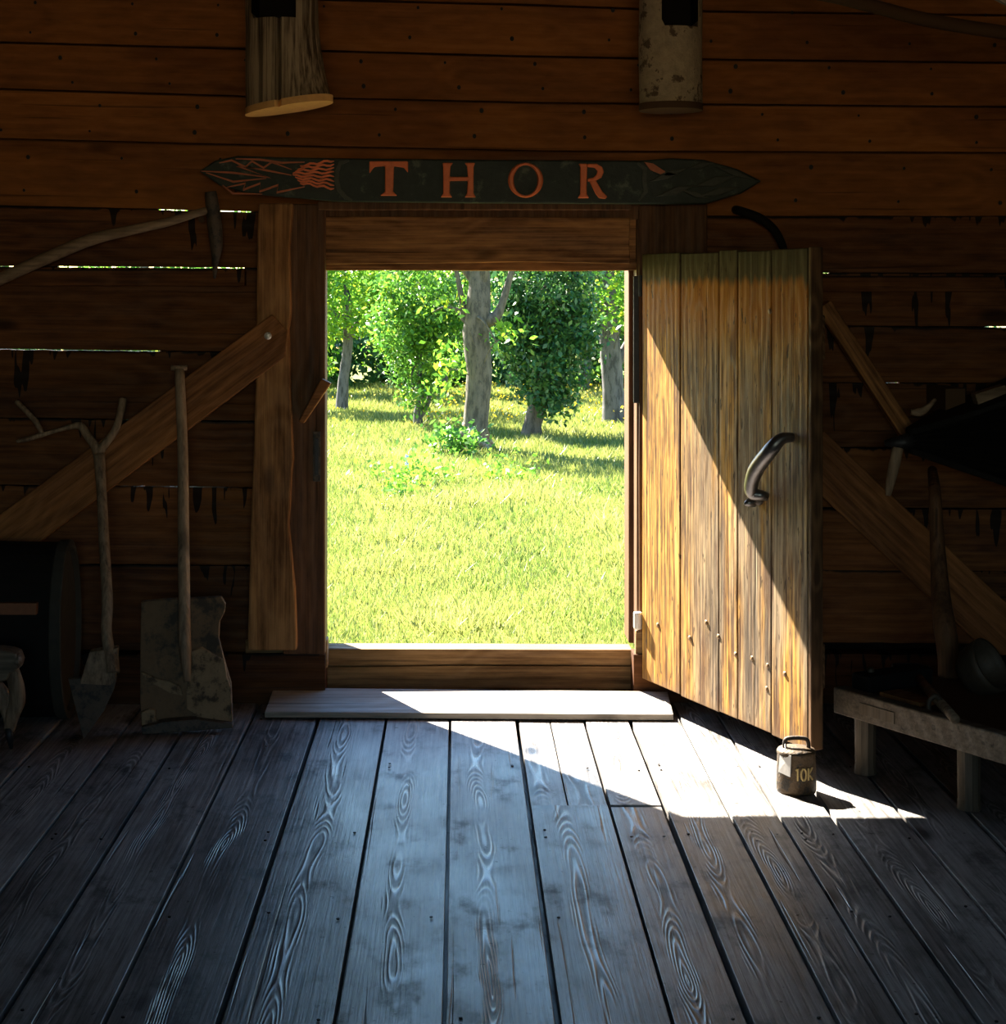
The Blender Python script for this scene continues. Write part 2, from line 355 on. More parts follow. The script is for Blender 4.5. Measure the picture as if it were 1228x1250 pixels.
def tag(o, label, cat, group=None, kind=None):
    o['label'] = label; o['category'] = cat
    if group: o['group'] = group
    if kind: o['kind'] = kind
    return o
def thing(name, label, cat, loc=(0, 0, 0), group=None, kind=None):
    o = bpy.data.objects.new(name, None); COL.objects.link(o); o.location = loc; o.empty_display_size = 0.1
    o['_o'] = list(loc)
    return tag(o, label, cat, group, kind)
def struct(o, label=None, cat=None):
    o['kind'] = 'structure'
    if label: o['label'] = label; o['category'] = cat
    return o
def jag(amp, fr, seed):
    return lambda x: amp * (mnoise.noise(Vector((x * fr, seed, 0.3))) + 0.5 * mnoise.noise(Vector((x * fr * 3.1, seed, 4.3))))
def smooth_pts(pts, k=6):
    """Catmull-Rom through the points"""
    pts = [Vector(p) for p in pts]; out = []
    for i in range(len(pts) - 1):
        p0, p1, p2, p3 = pts[max(i - 1, 0)], pts[i], pts[i + 1], pts[min(i + 2, len(pts) - 1)]
        for j in range(k):
            t = j / k
            out.append(0.5 * ((2 * p1) + (p2 - p0) * t + (2 * p0 - 5 * p1 + 4 * p2 - p3) * t * t + (3 * p1 - p0 - 3 * p2 + p3) * t ** 3))
    out.append(pts[-1]); return out
def lerps(vals, k=6):
    out = []
    for i in range(len(vals) - 1):
        for j in range(k): out.append(vals[i] + (vals[i + 1] - vals[i]) * j / k)
    out.append(vals[-1]); return out
def frange(a, b, st):
    n = max(2, int(round((b - a) / st)) + 1); return [a + (b - a) * i / (n - 1) for i in range(n)]

XL, XR, YB, ZC = -2.7, 3.1, -9.0, 3.0       # room: side walls, back wall, ceiling

# ------------------------------------------------------------------ floor
lines = [-2.7, -2.42, -2.14, -1.86, -1.62, -1.393, -1.150, -0.946, -0.729, -0.494, -0.254, -0.031, 0.204, 0.44, 0.600, 0.779, 0.915, 1.070, 1.272, 1.47, 1.69, 1.93, 2.17, 2.40, 2.64, 2.88, 3.1]
mb = MB()
YS = FL(700, 983).y
for i in range(len(lines) - 1):
    a, b = lines[i] + 0.0035 + 0.004 * ((i * 7) % 5) / 4, lines[i + 1] - 0.0035 - 0.004 * ((i * 3) % 5) / 4
    segs = [(YB, 0.06)]
    if 0.2 < a < 0.55: segs = [(YB, YS - 0.004), (YS + 0.004, 0.06)]
    elif random.random() < 0.0: pass
    for (y0, y1) in segs:
        zt = random.uniform(-0.004, 0.003)
        sub = [(a, b)]
        if y1 > 0 and len(segs) == 2 and a < 0.3: sub = [(a, 0.318), (0.322, b)]
        for (p, q_) in sub:
            mb.box((p, y0, -0.04), (q_, y1, zt), long=1, var=random.uniform(-1, 1))
mb.box((XL, YB, -0.10), (XR, 0.08, -0.06), long=1, var=-2.5)
for i in range(150):                         # nail heads let into the boards
    k = random.randrange(len(lines) - 1); y = random.choice([-0.25, -0.9, -1.6, -2.2, -2.8]) + random.uniform(-0.05, 0.05)
    x = random.choice([lines[k] + 0.035, lines[k + 1] - 0.035]); mb.lathe([(0.0045, 0.0), (0.0045, 0.0038)], 8, (x, y, 0), mi=1)
struct(mb.build('floor', [M['floor'], M['nail']], bevel=0.004), 'worn grey floor of wide planks running towards the doorway', 'floor')

# ------------------------------------------------------------------ wall with the doorway
def line(pts):
    def f(px):
        if px <= pts[0][0]: a, b = pts[0], pts[1]
        elif px >= pts[-1][0]: a, b = pts[-2], pts[-1]
        else:
            for a, b in zip(pts, pts[1:]):
                if a[0] <= px <= b[0]: break
        return a[1] + (b[1] - a[1]) * (px - a[0]) / (b[0] - a[0])
    return f
def pxx(x, y=0): return CX + x * F / (D + y)
seams = [line([(0, -70), (640, -58), (1228, -50)]), line([(0, -12), (400, 0), (640, 6), (860, 14), (1228, 19)]),
         line([(0, 52), (300, 60), (640, 69), (860, 73), (1228, 77)]), line([(0, 109), (300, 118), (660, 126), (1228, 131)]),
         line([(0, 170), (320, 178), (660, 185), (1228, 187)])]
mb = MB()
full = frange(XL, XR, 0.12)
tops = [line([(0, -145), (1228, -142)])] + seams
for i in range(len(tops) - 1):
    g = 1.6
    mb.strip(full, lambda x, f=tops[i]: Z0(f(pxx(x)) + g), lambda x, f=tops[i + 1]: Z0(f(pxx(x)) - g), random.uniform(-0.003, 0.003), 0.05, var=random.uniform(-0.6, 0.6))
s4 = line([(0, 251), (300, 258), (640, 262), (900, 264), (1228, 264)])
mb.strip(full, lambda x: Z0(seams[-1](pxx(x)) + 1.6), lambda x: Z0(s4(pxx(x)) - 0.6) + jag(0.0012, 14, 77)(x), 0.001, 0.05, var=-0.3)
mb.box((XL, 0.052, Z0(245)), (XR, 0.075, ZC), long=0, var=-2.4)      # sheathing behind the upper boards
for k, (py0, py1) in enumerate([(-10, 60), (60, 118), (118, 178), (178, 256)]):
    for px in range(-200, 1500, 118):
        for dy in (0.24, 0.76):
            X = X0(px + random.uniform(-14, 14) + 40 * k); z = Z0(py0 + (py1 - py0) * dy + 0.013 * (px - 300))
            r = random.uniform(0.004, 0.008)
            mb.prism([(X + r * math.cos(t), z + r * math.sin(t) * 1.2) for t in [j * math.pi / 4 for j in range(8)]], -0.006, 0.002, mi=2)
# lower part: old logs with wavering edges; gaps through which the day shows
leftS = [s4, line([(0, 325), (300, 327)]), line([(0, 426), (300, 430)]), line([(0, 510), (300, 514)]), line([(0, 592), (300, 595)]), line([(0, 688), (300, 690)]), line([(0, 792), (300, 796)])]
rightS = [s4, line([(1000, 333), (1228, 334)]), line([(1000, 398), (1228, 399)]), line([(1000, 467), (1228, 468)]), line([(1000, 546), (1228, 548)]), line([(1000, 620), (1228, 621)]), line([(1000, 696), (1228, 697)]), line([(1000, 785), (1228, 787)])]
gapsL = {0: [(190, 226), (266, 304)], 1: [(-60, 14), (66, 296)], 2: [(-80, 192)], 4: [(150, 172), (182, 272)], 3: [(150, 168)]}
gapsR = {1: [(1004, 1016)], 2: [(1208, 1300)], 3: [(1086, 1101)]}
def logs(S, gaps, xa, xb, sd):
    xs = frange(xa, xb, 0.018)
    for i in range(len(S) - 1):
        jt, jb = jag(0.0022, 14, sd + i), jag(0.0022, 14, sd + 20 + i)
        wide = i > 0
        tf = lambda x, f=S[i], j=jt: Z0(f(pxx(x)) + 0.5) - abs(j(x)) * 2.0
        bf = lambda x, f=S[i + 1], j=jb: Z0(f(pxx(x)) - 0.7) + j(x) * 0.8
        mb.strip(xs, tf, bf, random.uniform(-0.012, 0.008), 0.055, var=random.uniform(-1, 0.6), mi=1)
    for i in range(len(S)):
        # closing strip behind each seam except where the seam is open
        cuts = sorted(gaps.get(i, [])); e = xa
        zz = Z0(S[i](pxx((xa + xb) / 2)))
        segs = []
        for (a, b) in cuts:
            segs.append((e, X0(a))); e = X0(b)
        segs.append((e, xb))
        for (a, b) in segs:
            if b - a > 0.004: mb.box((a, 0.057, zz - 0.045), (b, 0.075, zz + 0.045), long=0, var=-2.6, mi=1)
LX, RX = X0(330), X0(820)
logs(leftS, gapsL, XL, LX, 1)
logs(rightS, gapsR, RX, XR, 50)
# foot beam of the wall
for (a, b) in ((XL, X0(398)), (X0(772), XR)):
    mb.strip(frange(a, b, 0.05), lambda x: Z0(796) + jag(0.004, 6, 9)(x), lambda x: -0.14, -0.045, 0.06, var=-1.3, mi=1)
struct(mb.build('wall_north', [M['upper'], M['log'], M['nail']]), 'plank wall around the doorway, orange boards above and old logs below', 'wall')

# the other walls and the ceiling, behind and above the camera
mb = MB()
for z in range(12): mb.box((XL - 0.06, YB, z * 0.25 + 0.002), (XL, 0.05, z * 0.25 + 0.248), long=1, var=random.uniform(-1, 1))
struct(mb.build('wall_west', M['dull']), 'dark plank side wall left of the doorway wall', 'wall')
mb = MB()
for z in range(12): mb.box((XR, YB, z * 0.25 + 0.002), (XR + 0.06, 0.05, z * 0.25 + 0.248), long=1, var=random.uniform(-1, 1))
struct(mb.build('wall_east', M['dull']), 'dark plank side wall right of the doorway wall', 'wall')
mb = MB()
WX0, WX1, WZ0, WZ1 = -1.3, 1.7, 0.8, 2.5  # opening added in the unseen back wall to let in fill light
mb.box((XL, YB - 0.06, 0), (WX0, YB, ZC), long=2); mb.box((WX1, YB - 0.06, 0), (XR, YB, ZC), long=2)
mb.box((WX0, YB - 0.06, 0), (WX1, YB, WZ0), long=0); mb.box((WX0, YB - 0.06, WZ1), (WX1, YB, ZC), long=0)
struct(mb.build('wall_south', M['dull']), 'dark plank wall behind the viewer with an opening added for fill light', 'wall')
mb = MB()
for k in range(24): mb.box((XL + k * 0.2417, YB - 0.06, ZC), (XL + k * 0.2417 + 0.239, 0.08, ZC + 0.03), long=1, var=random.uniform(-1, 1))
mb.box((XL, YB, ZC + 0.032), (XR, 0.08, ZC + 0.06), long=1)
struct(mb.build('ceiling', M['dull']), 'dark boarded ceiling', 'ceiling')

# ------------------------------------------------------------------ door frame
JL, JR = -0.503, X0(762, 0.27)
def irregular(pts, amp=0.004, seed=0, n=6):
    out = []
    for i, p in enumerate(pts):
        q = pts[(i + 1) % len(pts)]
        for j in range(n):
            t = j / n; x = p[0] + (q[0] - p[0]) * t; z = p[1] + (q[1] - p[1]) * t
            k = amp * mnoise.noise(Vector((x * 9, z * 9, seed))) if j else 0
            out.append((x + k, z + k * 0.3))
    return out
def wp(pts, y): return [(X0(a, y), Z0(b, y)) for a, b in pts]

# left post: broad hewn face, notched round the brace
t = thing('trim_1', 'thick hewn left doorpost with lighter orange face', 'doorpost', (X0(345), 0, 0), kind='structure')
mb = MB(); y = -0.12
poly = wp([(316, 248), (357, 248), (353, 300), (355, 380), (352, 402), (354, 470), (358, 560), (352, 640), (360, 720), (362, 794), (302, 794), (306, 640), (312, 470), (313, 400), (313, 372), (314, 300)], y)
mb.prism(irregular(poly, 0.003, 2, 4), y, 0.05); mb.build('post', M['post'], t, bevel=0.006)
mb = MB(); mb.prism([(X0(345, -0.07), Z0(250)), (X0(397, -0.07), Z0(250)), (X0(397, -0.07), Z0(794)), (X0(345, -0.07), Z0(794))], -0.07, -0.03); mb.prism([(X0(345, -0.03), Z0(250)), (JL, Z0(250)), (JL, Z0(794)), (X0(345, -0.03), Z0(794))], -0.03, 0.27)
mb.build('jamb', M['jamb'], t, bevel=0.006)
mb = MB(); a, b, c, d = [P(*q) for q in ((366, 513, -0.075), (372, 516, -0.09), (404, 468, -0.12), (392, 462, -0.12))]
mb.prism([(p.x, p.z) for p in (a, b, c, d)], -0.125, -0.068); mb.build('latch', M['brace'], t, bevel=0.004)
mb = MB(); mb.box((X0(382, -0.08), -0.078, Z0(588, -0.08)), (X0(391, -0.08), -0.068, Z0(527, -0.08)))
mb.box((X0(384, -0.08), -0.081, Z0(580, -0.08)), (X0(389, -0.08), -0.0775, Z0(535, -0.08)), mi=1)
mb.build('strike_plate', [M['rust'], M['iron']], t, bevel=0.001)

t = thing('trim_2', 'dark right doorpost behind the hinges of the open door', 'doorpost', (X0(815), 0, 0), kind='structure')
mb = MB(); mb.prism(irregular(wp([(779, 250), (862, 250), (860, 500), (862, 794), (779, 794)], 0), 0.003, 8, 5), -0.035, 0.05); mb.build('post', M['jamb'], t, bevel=0.005)
mb = MB(); mb.prism([(JR, Z0(255)), (X0(782), Z0(255)), (X0(782), Z0(792)), (JR, Z0(792))], 0.10, 0.27); mb.prism([(0.652, Z0(255)), (0.70, Z0(255)), (0.70, Z0(792)), (0.652, Z0(792))], -0.02, 0.11); mb.build('jamb', M['jamb'], t, bevel=0.005)
mb = MB(); mb.prism(wp([(776, 770), (796, 770), (797, 838), (775, 838)], -0.03), -0.036, 0.0); mb.build('foot_block', M['sill'], t, bevel=0.004)

mb = MB()
mb.prism(irregular(wp([(397, 264), (769, 266), (768, 300), (769, 322), (640, 320), (397, 323)], -0.02), 0.0025, 5, 8), -0.03, 0.005)
mb.box((X0(385), 0.005, Z0(324)), (X0(784), 0.10, Z0(262)))
mb.prism(irregular(wp([(388, 321), (778, 319), (778, 330), (700, 331), (500, 330), (388, 330)], 0.05), 0.0025, 15, 8), 0.0, 0.115)
o = mb.build('trim_3', M['lintel'], None, (X0(585), 0, Z0(290)), bevel=0.005)
struct(o, 'worn brown lintel beam over the doorway', 'lintel')
mb = MB(); mb.box((X0(388, -0.1), -0.105, Z0(256, -0.1)), (X0(771, -0.1), -0.02, Z0(246, -0.1)))
mb.box((X0(380), -0.02, Z0(268)), (X0(790), 0.05, Z0(250)))
o = mb.build('trim_4', M['jamb'], None, (X0(585), 0, Z0(252)), bevel=0.003); struct(o, 'thin dark ledge strip just under the carved sign', 'ledge')
mb = MB()
mb.prism(irregular(wp([(393, 792), (772, 793), (774, 812), (560, 811), (392, 813)], 0.06), 0.002, 25, 8), 0.06, 0.17)
mb.prism(irregular(wp([(390, 815), (560, 813), (774, 814), (774, 842), (390, 842)], 0.06), 0.002, 35, 8), 0.065, 0.15)
mb.box((JL - 0.06, 0.08, -0.45), (JR + 0.1, 0.15, Z0(805)))
mb.box((X0(300), -0.02, Z0(815)), (X0(400), 0.05, Z0(780)))
o = mb.build('trim_5', M['sill'], None, (X0(585), 0, 0.1), bevel=0.005); struct(o, 'two stacked beams forming the doorsill', 'doorsill')

# braces and ledges on the wall
def slab(a, b, wid, y0, y1, name, mat, label, cat, parent=None, ends=None):
    a = P(*a, y0); b = P(*b, y0); L = (b - a); ln = math.hypot(L.x, L.z); ang = math.atan2(L.z, L.x)
    mb = MB(); h = wid / 2
    pts = ends(ln, h) if ends else [(0, -h), (ln, -h), (ln, h), (0, h)]
    mb.prism(irregular(pts, 0.0025, ln * 7, 8), 0, y1 - y0)
    me_o = mb.build(name, mat, parent, bevel=0.004)
    me_o.location = (a.x, y0, a.z); me_o.rotation_euler = (0, -ang, 0)
    return me_o
o = slab((337, 408), (-75, 719), 0.168, -0.135, -0.03, 'trim_6', M['brace'], '', '', ends=lambda l, h: [(-0.03, -h * 0.8), (l, -h), (l, h), (0.02, h * 1.0), (-0.04, h * 0.2)])
struct(o, 'orange-brown diagonal brace bolted to the left doorpost', 'brace')
mb = MB(); c = P(327, 410, -0.137)
mb.blob((0, 0, 0), (0.014, 0.008, 0.014), 12); bo = mb.build('bolt', M['zinc']); bo.parent = o; bo.matrix_parent_inverse = Matrix.Identity(4)
bo.location = o.matrix_basis.inverted() @ c
o = slab((985, 548), (1330, 872), 0.178, -0.045, 0.0, 'trim_7', M['brace'], '', '')
struct(o, 'wide diagonal brace low on the wall behind the bench', 'brace')
o = slab((1006, 372), (1112, 532), 0.058, -0.11, -0.05, 'trim_8', M['lintel'], '', '')
struct(o, 'narrow lighter diagonal strut on the wall right of the open door', 'strut')
mb = MB(); mb.strip(frange(X0(-260), X0(301), 0.05), lambda x: Z0(329) + jag(0.002, 5, 3)(x), lambda x: Z0(349), -0.055, -0.005); o = mb.build('trim_9', M['log'], bevel=0.003)
struct(o, 'narrow ledge board on the wall left of the doorpost', 'ledge')
mb = MB(); mb.strip(frange(X0(868), XR, 0.05), lambda x: Z0(337), lambda x: Z0(356), -0.035, -0.003); o = mb.build('trim_10', M['log'], bevel=0.003)
struct(o, 'narrow ledge board on the wall right of the open door', 'ledge')
mb = MB(); mb.box((-1.6, -0.85, ZC - 0.26), (XR, -0.62, ZC), long=0); o = mb.build('trim_11', M['dull'], bevel=0.01)
struct(o, 'tie beam under the ceiling', 'beam')

# ------------------------------------------------------------------ the open door
ang = math.atan2(-1.01, 0.415); DW = 1.092
HX, HY = 0.6665, -0.05; ZB, ZT = 0.092, 1.640
door = thing('door_1', 'weathered amber plank door standing open into the room', 'door', (HX, HY, 0), kind='structure')
door.rotation_euler = (0, 0, ang); door['_o'] = [0, 0, 0]
ux, uy = math.cos(ang), math.sin(ang)
def dpt(px, py, off=0.0):
    k = (px - CX); hx = HX - 0.925 * off; hy = HY - 0.38 * off
    s_ = (k * (D + hy) - F * hx) / (F * ux - k * uy)
    d = D + hy + uy * s_
    return s_, EYE + (CY - py) * d / F
mb = MB(); cuts = [0, 0.2825, 0.543, 0.664, 0.868, 1.075]
for i in range(len(cuts) - 1):
    a, b = cuts[i] + 0.0035, cuts[i + 1] - 0.0035
    if i in (3,): b += 0.0018
    if i in (4,): a -= 0.0018
    z0 = ZB + random.uniform(-0.004, 0.004); z1 = ZT + random.uniform(-0.006, 0.002)
    mb.box((a, random.uniform(0, 0.003), z0), (b, 0.040, z1), long=2, var=[-0.1, -0.5, 0.3, -0.3, -0.4][i])
mb.build('door_panel', M['door'], door, bevel=0.003)
mb = MB(); mb.box((1.0755, 0.001, ZB), (DW, 0.044, ZT), long=2); mb.build('edge_strip', M['dull'], door, bevel=0.003)
for z in (0.34, 1.36):
    mb = MB(); mb.box((0.03, 0.041, z - 0.07), (1.06, 0.075, z + 0.07), long=0); mb.build('ledge', M['dull'], door, bevel=0.006)
# handle
s1, z1 = dpt(967, 534); s2, z2 = dpt(941, 549, 0.060); s3, z3 = dpt(922, 575, 0.064); s4_, z4 = dpt(917, 600, 0.05); s5, z5 = dpt(932, 606)
pts = smooth_pts([(s1, 0.004, z1), (s1 - 0.006, -0.035, z1 - 0.004), (s2, -0.060, z2), (s3, -0.064, z3), (s4_, -0.050, z4), (s4_ + 0.018, -0.020, z4 - 0.012), (s5 + 0.01, 0.004, z5)], 7)
mb = MB(); mb.tube(pts, lerps([0.014, 0.019, 0.024, 0.025, 0.021, 0.016, 0.014], 7), 14)
hb = mb.build('handle', M['handle_iron'], door, smooth=True)
s6, z6 = dpt(926, 609); mb = MB(); mb.blob((s6, -0.006, z6), (0.035, 0.014, 0.021), 16, 0.25, seed=3); mb.build('handle_plate', M['rust'], hb, smooth=True)
s6, z6 = dpt(917, 614, 0.022); mb = MB(); mb.blob((s6, -0.022, z6), (0.016, 0.026, 0.014), 12, 0.2, seed=5); mb.build('handle_knob', M['handle_iron'], hb, smooth=True)
for (a, b) in [(803, 763), (842, 779), (877, 777), (898, 799), (918, 804), (937, 813), (958, 823), (936, 841), (940, 380), (862, 760)]:
    s_, z_ = dpt(a, b); mb = MB(); mb.blob((s_, -0.000, z_), (0.009, 0.004, 0.009), 10, 0.2, seed=a); mb.build('nail', M['stud'], door, smooth=True)
# hinges
mb = MB(); mb.box((0.640, -0.026, Z0(492, -0.02)), (0.667, -0.018, Z0(337, -0.02)))
mb.tube([(0.668, -0.034, Z0(362, -0.05)), (0.668, -0.034, Z0(336, -0.05))], 0.012, 12)
h = mb.build('hinge_strap', M['iron'], None, bevel=0.002); h.parent = door; h.matrix_parent_inverse = door.matrix_basis.inverted()
mb = MB(); mb.tube([(0.655, -0.040, Z0(768, -0.04)), (0.655, -0.040, Z0(747, -0.04))], 0.016, 14)
mb.box((0.640, -0.050, Z0(768, -0.04)), (0.668, -0.015, Z0(748, -0.04)))
h = mb.build('hinge', M['zinc'], None, bevel=0.004); h.parent = door; h.matrix_parent_inverse = door.matrix_basis.inverted()

# ------------------------------------------------------------------ carved sign
YSG = -0.16
t = thing('carved_sign', 'long dark green carved wooden sign above the doorway with orange letters', 'sign', (X0(590), YSG, Z0(220)))
def sp(pts, y=YSG): return [(X0(a, y), Z0(b, y)) for a, b in pts]
board = [(243, 209), (262, 196), (290, 190), (345, 192), (412, 193), (600, 195), (780, 196), (820, 193), (860, 195), (900, 206), (930, 221), (905, 236), (862, 249), (780, 249), (600, 248), (412, 246), (345, 240), (300, 236), (268, 226)]
mb = MB(); mb.prism(sp(board), YSG, -0.122); mb.build('board', M['sign'], t, bevel=0.006)
yf = YSG - 0.001
def ribbon(mb, pts, w, y0, y1, y=YSG):
    q = [Vector((X0(a, y), 0, Z0(b, y))) for a, b in pts]
    n = len(q); L, R_ = [], []
    for i, p in enumerate(q):
        tg = (q[min(i + 1, n - 1)] - q[max(i - 1, 0)]).normalized(); nn = Vector((-tg.z, 0, tg.x))
        k = w * (0.35 if i in (0, n - 1) else 1)
        L.append(p + nn * k); R_.append(p - nn * k)
    for i in range(n - 1):
        mb.prism([(L[i].x, L[i].z), (L[i + 1].x, L[i + 1].z), (R_[i + 1].x, R_[i + 1].z), (R_[i].x, R_[i].z)], y0, y1)
# letters
def letter(name, polys):
    mb = MB()
    for p in polys: mb.prism(sp(p), YSG - 0.012, YSG + 0.005)
    return mb.build('letter', M['orange'], t, bevel=0.0035)
letter('T', [[(451, 197), (498, 197), (498, 211), (493, 205), (481, 203), (480, 234), (485, 239), (464, 239), (470, 234), (470, 203), (457, 204), (451, 212)]])
letter('H', [[(540, 199), (553, 199), (550, 203), (549, 216), (571, 216), (570, 203), (567, 199), (580, 199), (578, 204), (578, 236), (581, 241), (567, 241), (570, 236), (571, 221), (549, 221), (549, 236), (552, 241), (538, 241), (541, 236), (541, 204)]])
def ring(cx, cy, ro, ri, n=28):
    out = []
    for k in range(n):
        a0, a1 = 2 * math.pi * k / n, 2 * math.pi * (k + 1) / n
        f = lambda r, a: (cx + r[0] * math.cos(a), cy + r[1] * math.sin(a))
        out.append([f(ro, a0), f(ro, a1), f(ri, a1), f(ri, a0)])
    return out
mb = MB(); n_ = 40; vv = []; ff = []
for k in range(n_):
    a = 2 * math.pi * k / n_
    for (rx, rz, yy) in ((21.5, 21.5, YSG - 0.004), (19.5, 20.5, YSG - 0.012), (16, 19, YSG - 0.012), (14, 18, YSG + 0.004)): vv.append((X0(641.5 + rx * math.cos(a), YSG), yy, Z0(220 + rz * math.sin(a), YSG)))
for k in range(n_):
    for m_ in range(4): ff.append((4 * k + m_, 4 * k + (m_ + 1) % 4, 4 * ((k + 1) % n_) + (m_ + 1) % 4, 4 * ((k + 1) % n_) + m_))
mb.add(vv, ff); mb.build('letter', M['orange'], t)
letter('R', [[(706, 200), (717, 200), (716, 222), (716, 237), (719, 242), (705, 242), (708, 237), (708, 204)],
             [(717, 200), (728, 200), (735, 204), (737, 210), (734, 217), (727, 221), (717, 222), (717, 218), (724, 217), (728, 213), (729, 209), (726, 205), (717, 204)],
             [(719, 221), (727, 220), (735, 234), (741, 240), (739, 243), (731, 242), (727, 237)]])
# left carving: zigzag leaves and a tuft of orange strands
mb = MB()
for pts in ([(246, 209), (285, 211), (330, 217), (290, 203), (325, 208), (356, 214)], [(252, 211), (285, 222), (325, 218)], [(268, 199), (283, 196), (300, 204), (308, 197), (322, 205), (332, 198), (356, 207)],
            [(276, 229), (300, 224), (297, 232), (318, 224), (317, 234), (340, 226), (338, 235), (372, 228)], [(272, 226), (284, 236), (320, 237)], [(288, 194), (318, 195), (345, 199), (372, 198)]):
    ribbon(mb, pts, 0.0036, YSG - 0.010, YSG + 0.004)
mb.build('zigzag_carving', M['rustred'], t)
mb = MB()
for i in range(8):
    yy = 196 + i * 4.9
    pts = [(356 + abs(i - 3.5) * 3 + (408 - 356 - abs(i - 3.5) * 3) * k / 10, 213 + (yy - 213) * (0.6 + 0.4 * k / 10) + 1.3 * math.sin(k * 1.5 + i)) for k in range(11)]
    ribbon(mb, pts, 0.0036, YSG - 0.011, YSG + 0.004)
mb.build('strand_carving', M['orange'], t)
for s_ in (1, -1):
    mb = MB()
    cx = 412 if s_ == 1 else 784
    ribbon(mb, [(cx + s_ * 14, 196), (cx + s_ * 4, 199), (cx, 209), (cx - s_ * 1, 220), (cx + s_ * 2, 232), (cx + s_ * 10, 241), (cx + s_ * 18, 244)] if s_ == 1 else [(cx - 6, 199), (cx + 3, 206), (cx + 2, 220), (cx + 4, 234), (cx - 4, 245)], 0.008, YSG - 0.010, YSG + 0.004)
    mb.build('bracket_carving', M['signleaf'], t)
mb = MB()
for (ax, ay, bx, by, w) in [(792, 222, 840, 205, 5), (800, 240, 850, 226, 5), (838, 206, 872, 199, 4), (845, 228, 900, 215, 6), (850, 240, 905, 228, 5), (872, 204, 922, 220, 4), (795, 210, 830, 214, 4), (830, 232, 868, 243, 4)]:
    pts = [(ax, ay), ((ax + bx) / 2, (ay + by) / 2 - w), (bx, by), ((ax + bx) / 2, (ay + by) / 2 + w)]
    mb.prism(sp(pts), YSG - 0.011, YSG + 0.004)
mb.build('leaf_carving', M['signleaf'], t, bevel=0.003)
mb = MB(); mb.prism(sp([(786, 198), (797, 200), (812, 210), (806, 213), (794, 208)]), YSG - 0.012, YSG + 0.003); mb.build('strand_carving', M['rustred'], t)

# ------------------------------------------------------------------ hanging log posts
def hung_log(px0, px1, pyb, tilt, slot, label, mat, flare, y, cut):
    cx = X0((px0 + px1) / 2, y); r = (X0(px1, y) - X0(px0, y)) / 2
    t = thing('hanging_log', label, 'log', (cx, y, Z0(pyb, y)))
    zb = Z0(pyb, y); n = 64; mb = MB(); vs = []; fs = []
    zs = [zb + (ZC - zb) * k / 40 for k in range(41)]
    sx0, sx1, spz = slot; sz = Z0(spz, y)
    for i, z in enumerate(zs):
        h_ = (z - zb)
        for k in range(n):
            th = 2 * math.pi * k / n
            rr = r * (1 + flare * max(0, math.cos(th)) * max(0, 1 - h_ / 0.30) ** 1.3 + 0.03 * mnoise.noise(Vector((math.cos(th) * 2, math.sin(th) * 2, z * 5 + cx))))
            x, yy = rr * math.cos(th), rr * math.sin(th)
            crk = -0.0
            if z > sz and yy < 0 and sx0 < x / r < sx1: yy = 0.7 * r
            if yy < 0 and abs(x / r - (0.02 if cut else 9)) < 0.05: yy += 0.03
            zz = z + (tilt * x if i == 0 else tilt * x * max(0, 1 - i / 6))
            vs.append((cx + x, y + yy, zz))
    for i in range(len(zs) - 1):
        for k in range(n): fs.append((i * n + k, i * n + (k + 1) % n, (i + 1) * n + (k + 1) % n, (i + 1) * n + k))
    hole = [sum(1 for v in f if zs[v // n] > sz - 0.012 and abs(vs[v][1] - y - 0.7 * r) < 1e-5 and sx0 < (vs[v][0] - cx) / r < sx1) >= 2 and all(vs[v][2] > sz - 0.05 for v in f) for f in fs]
    mb.add(vs, [f for f, h_ in zip(fs, hole) if not h_])
    mb.build('bark', mat, t)
    mb = MB(); mb.add(vs, [f for f, h_ in zip(fs, hole) if h_]); mb.build('mortise_shade', M['black'], t)  # shade inside the slot painted in as black on its faces
    mb = MB(); mb.add([vs[k] for k in range(n)], [tuple(range(n - 1, -1, -1))])
    vs2 = [Vector(v) + Vector((0, 0, 0.012)) for v in vs[:n]]
    mb2 = MB(); lo = [Vector((cx + (v[0] - cx) * 1.015, y + (v[1] - y) * 1.015, v[2] - 0.004)) for v in vs[:n]]; hi = [p + Vector((0, 0, 0.024)) for p in lo]
    mb2.add(lo + hi, [tuple(range(n - 1, -1, -1)), tuple(range(n, 2 * n))] + [(k, (k + 1) % n, (k + 1) % n + n, k + n) for k in range(n)])
    mb2.build('cut_end', M['endgrain'] if cut else M['dull'], t)
    return t
hung_log(300, 388, 133, 0.16, (-0.72, 0.40, 21), 'split grey log hanging above left of the sign with a pale slanted cut end', M['bark'], 0.40, -0.34, True)
hung_log(780, 857, 134, 0.0, (-0.32, 0.74, 32), 'pale bark log hanging above the right end of the sign with a square end', M['palebark'], 0.0, -0.30, False)

t = thing('roof_pole', 'bent dark wooden pole running under the roof in the top right corner', 'pole', P(1100, 15, -0.7))
mb = MB(); mb.tube(smooth_pts([P(905, -22, -0.74), P(1000, -8, -0.74), P(1060, 6, -0.74), (P(1130, 24, -0.74)), P(1228, 40, -0.74), P(1330, 52, -0.74), P(1500, 60, -0.74)], 5), [0.023] * 31, 12)
mb.build('shaft', M['dull'], t, smooth=True)
t = thing('roof_lath', 'pale narrow lath above the bent pole in the top right corner', 'lath', P(1220, 5, -0.8))
a = P(1140, -46, -0.92); b = P(1420, 92, -0.92)
L = b - a; xf = Matrix.Translation(a) @ Matrix.Rotation(-math.atan2(L.z, L.x), 4, 'Y')
mb = MB(); mb.box((0, -0.012, -0.02), (L.length, 0.012, 0.02), xf=xf); mb.build('strip', M['lath'], t, bevel=0.003)

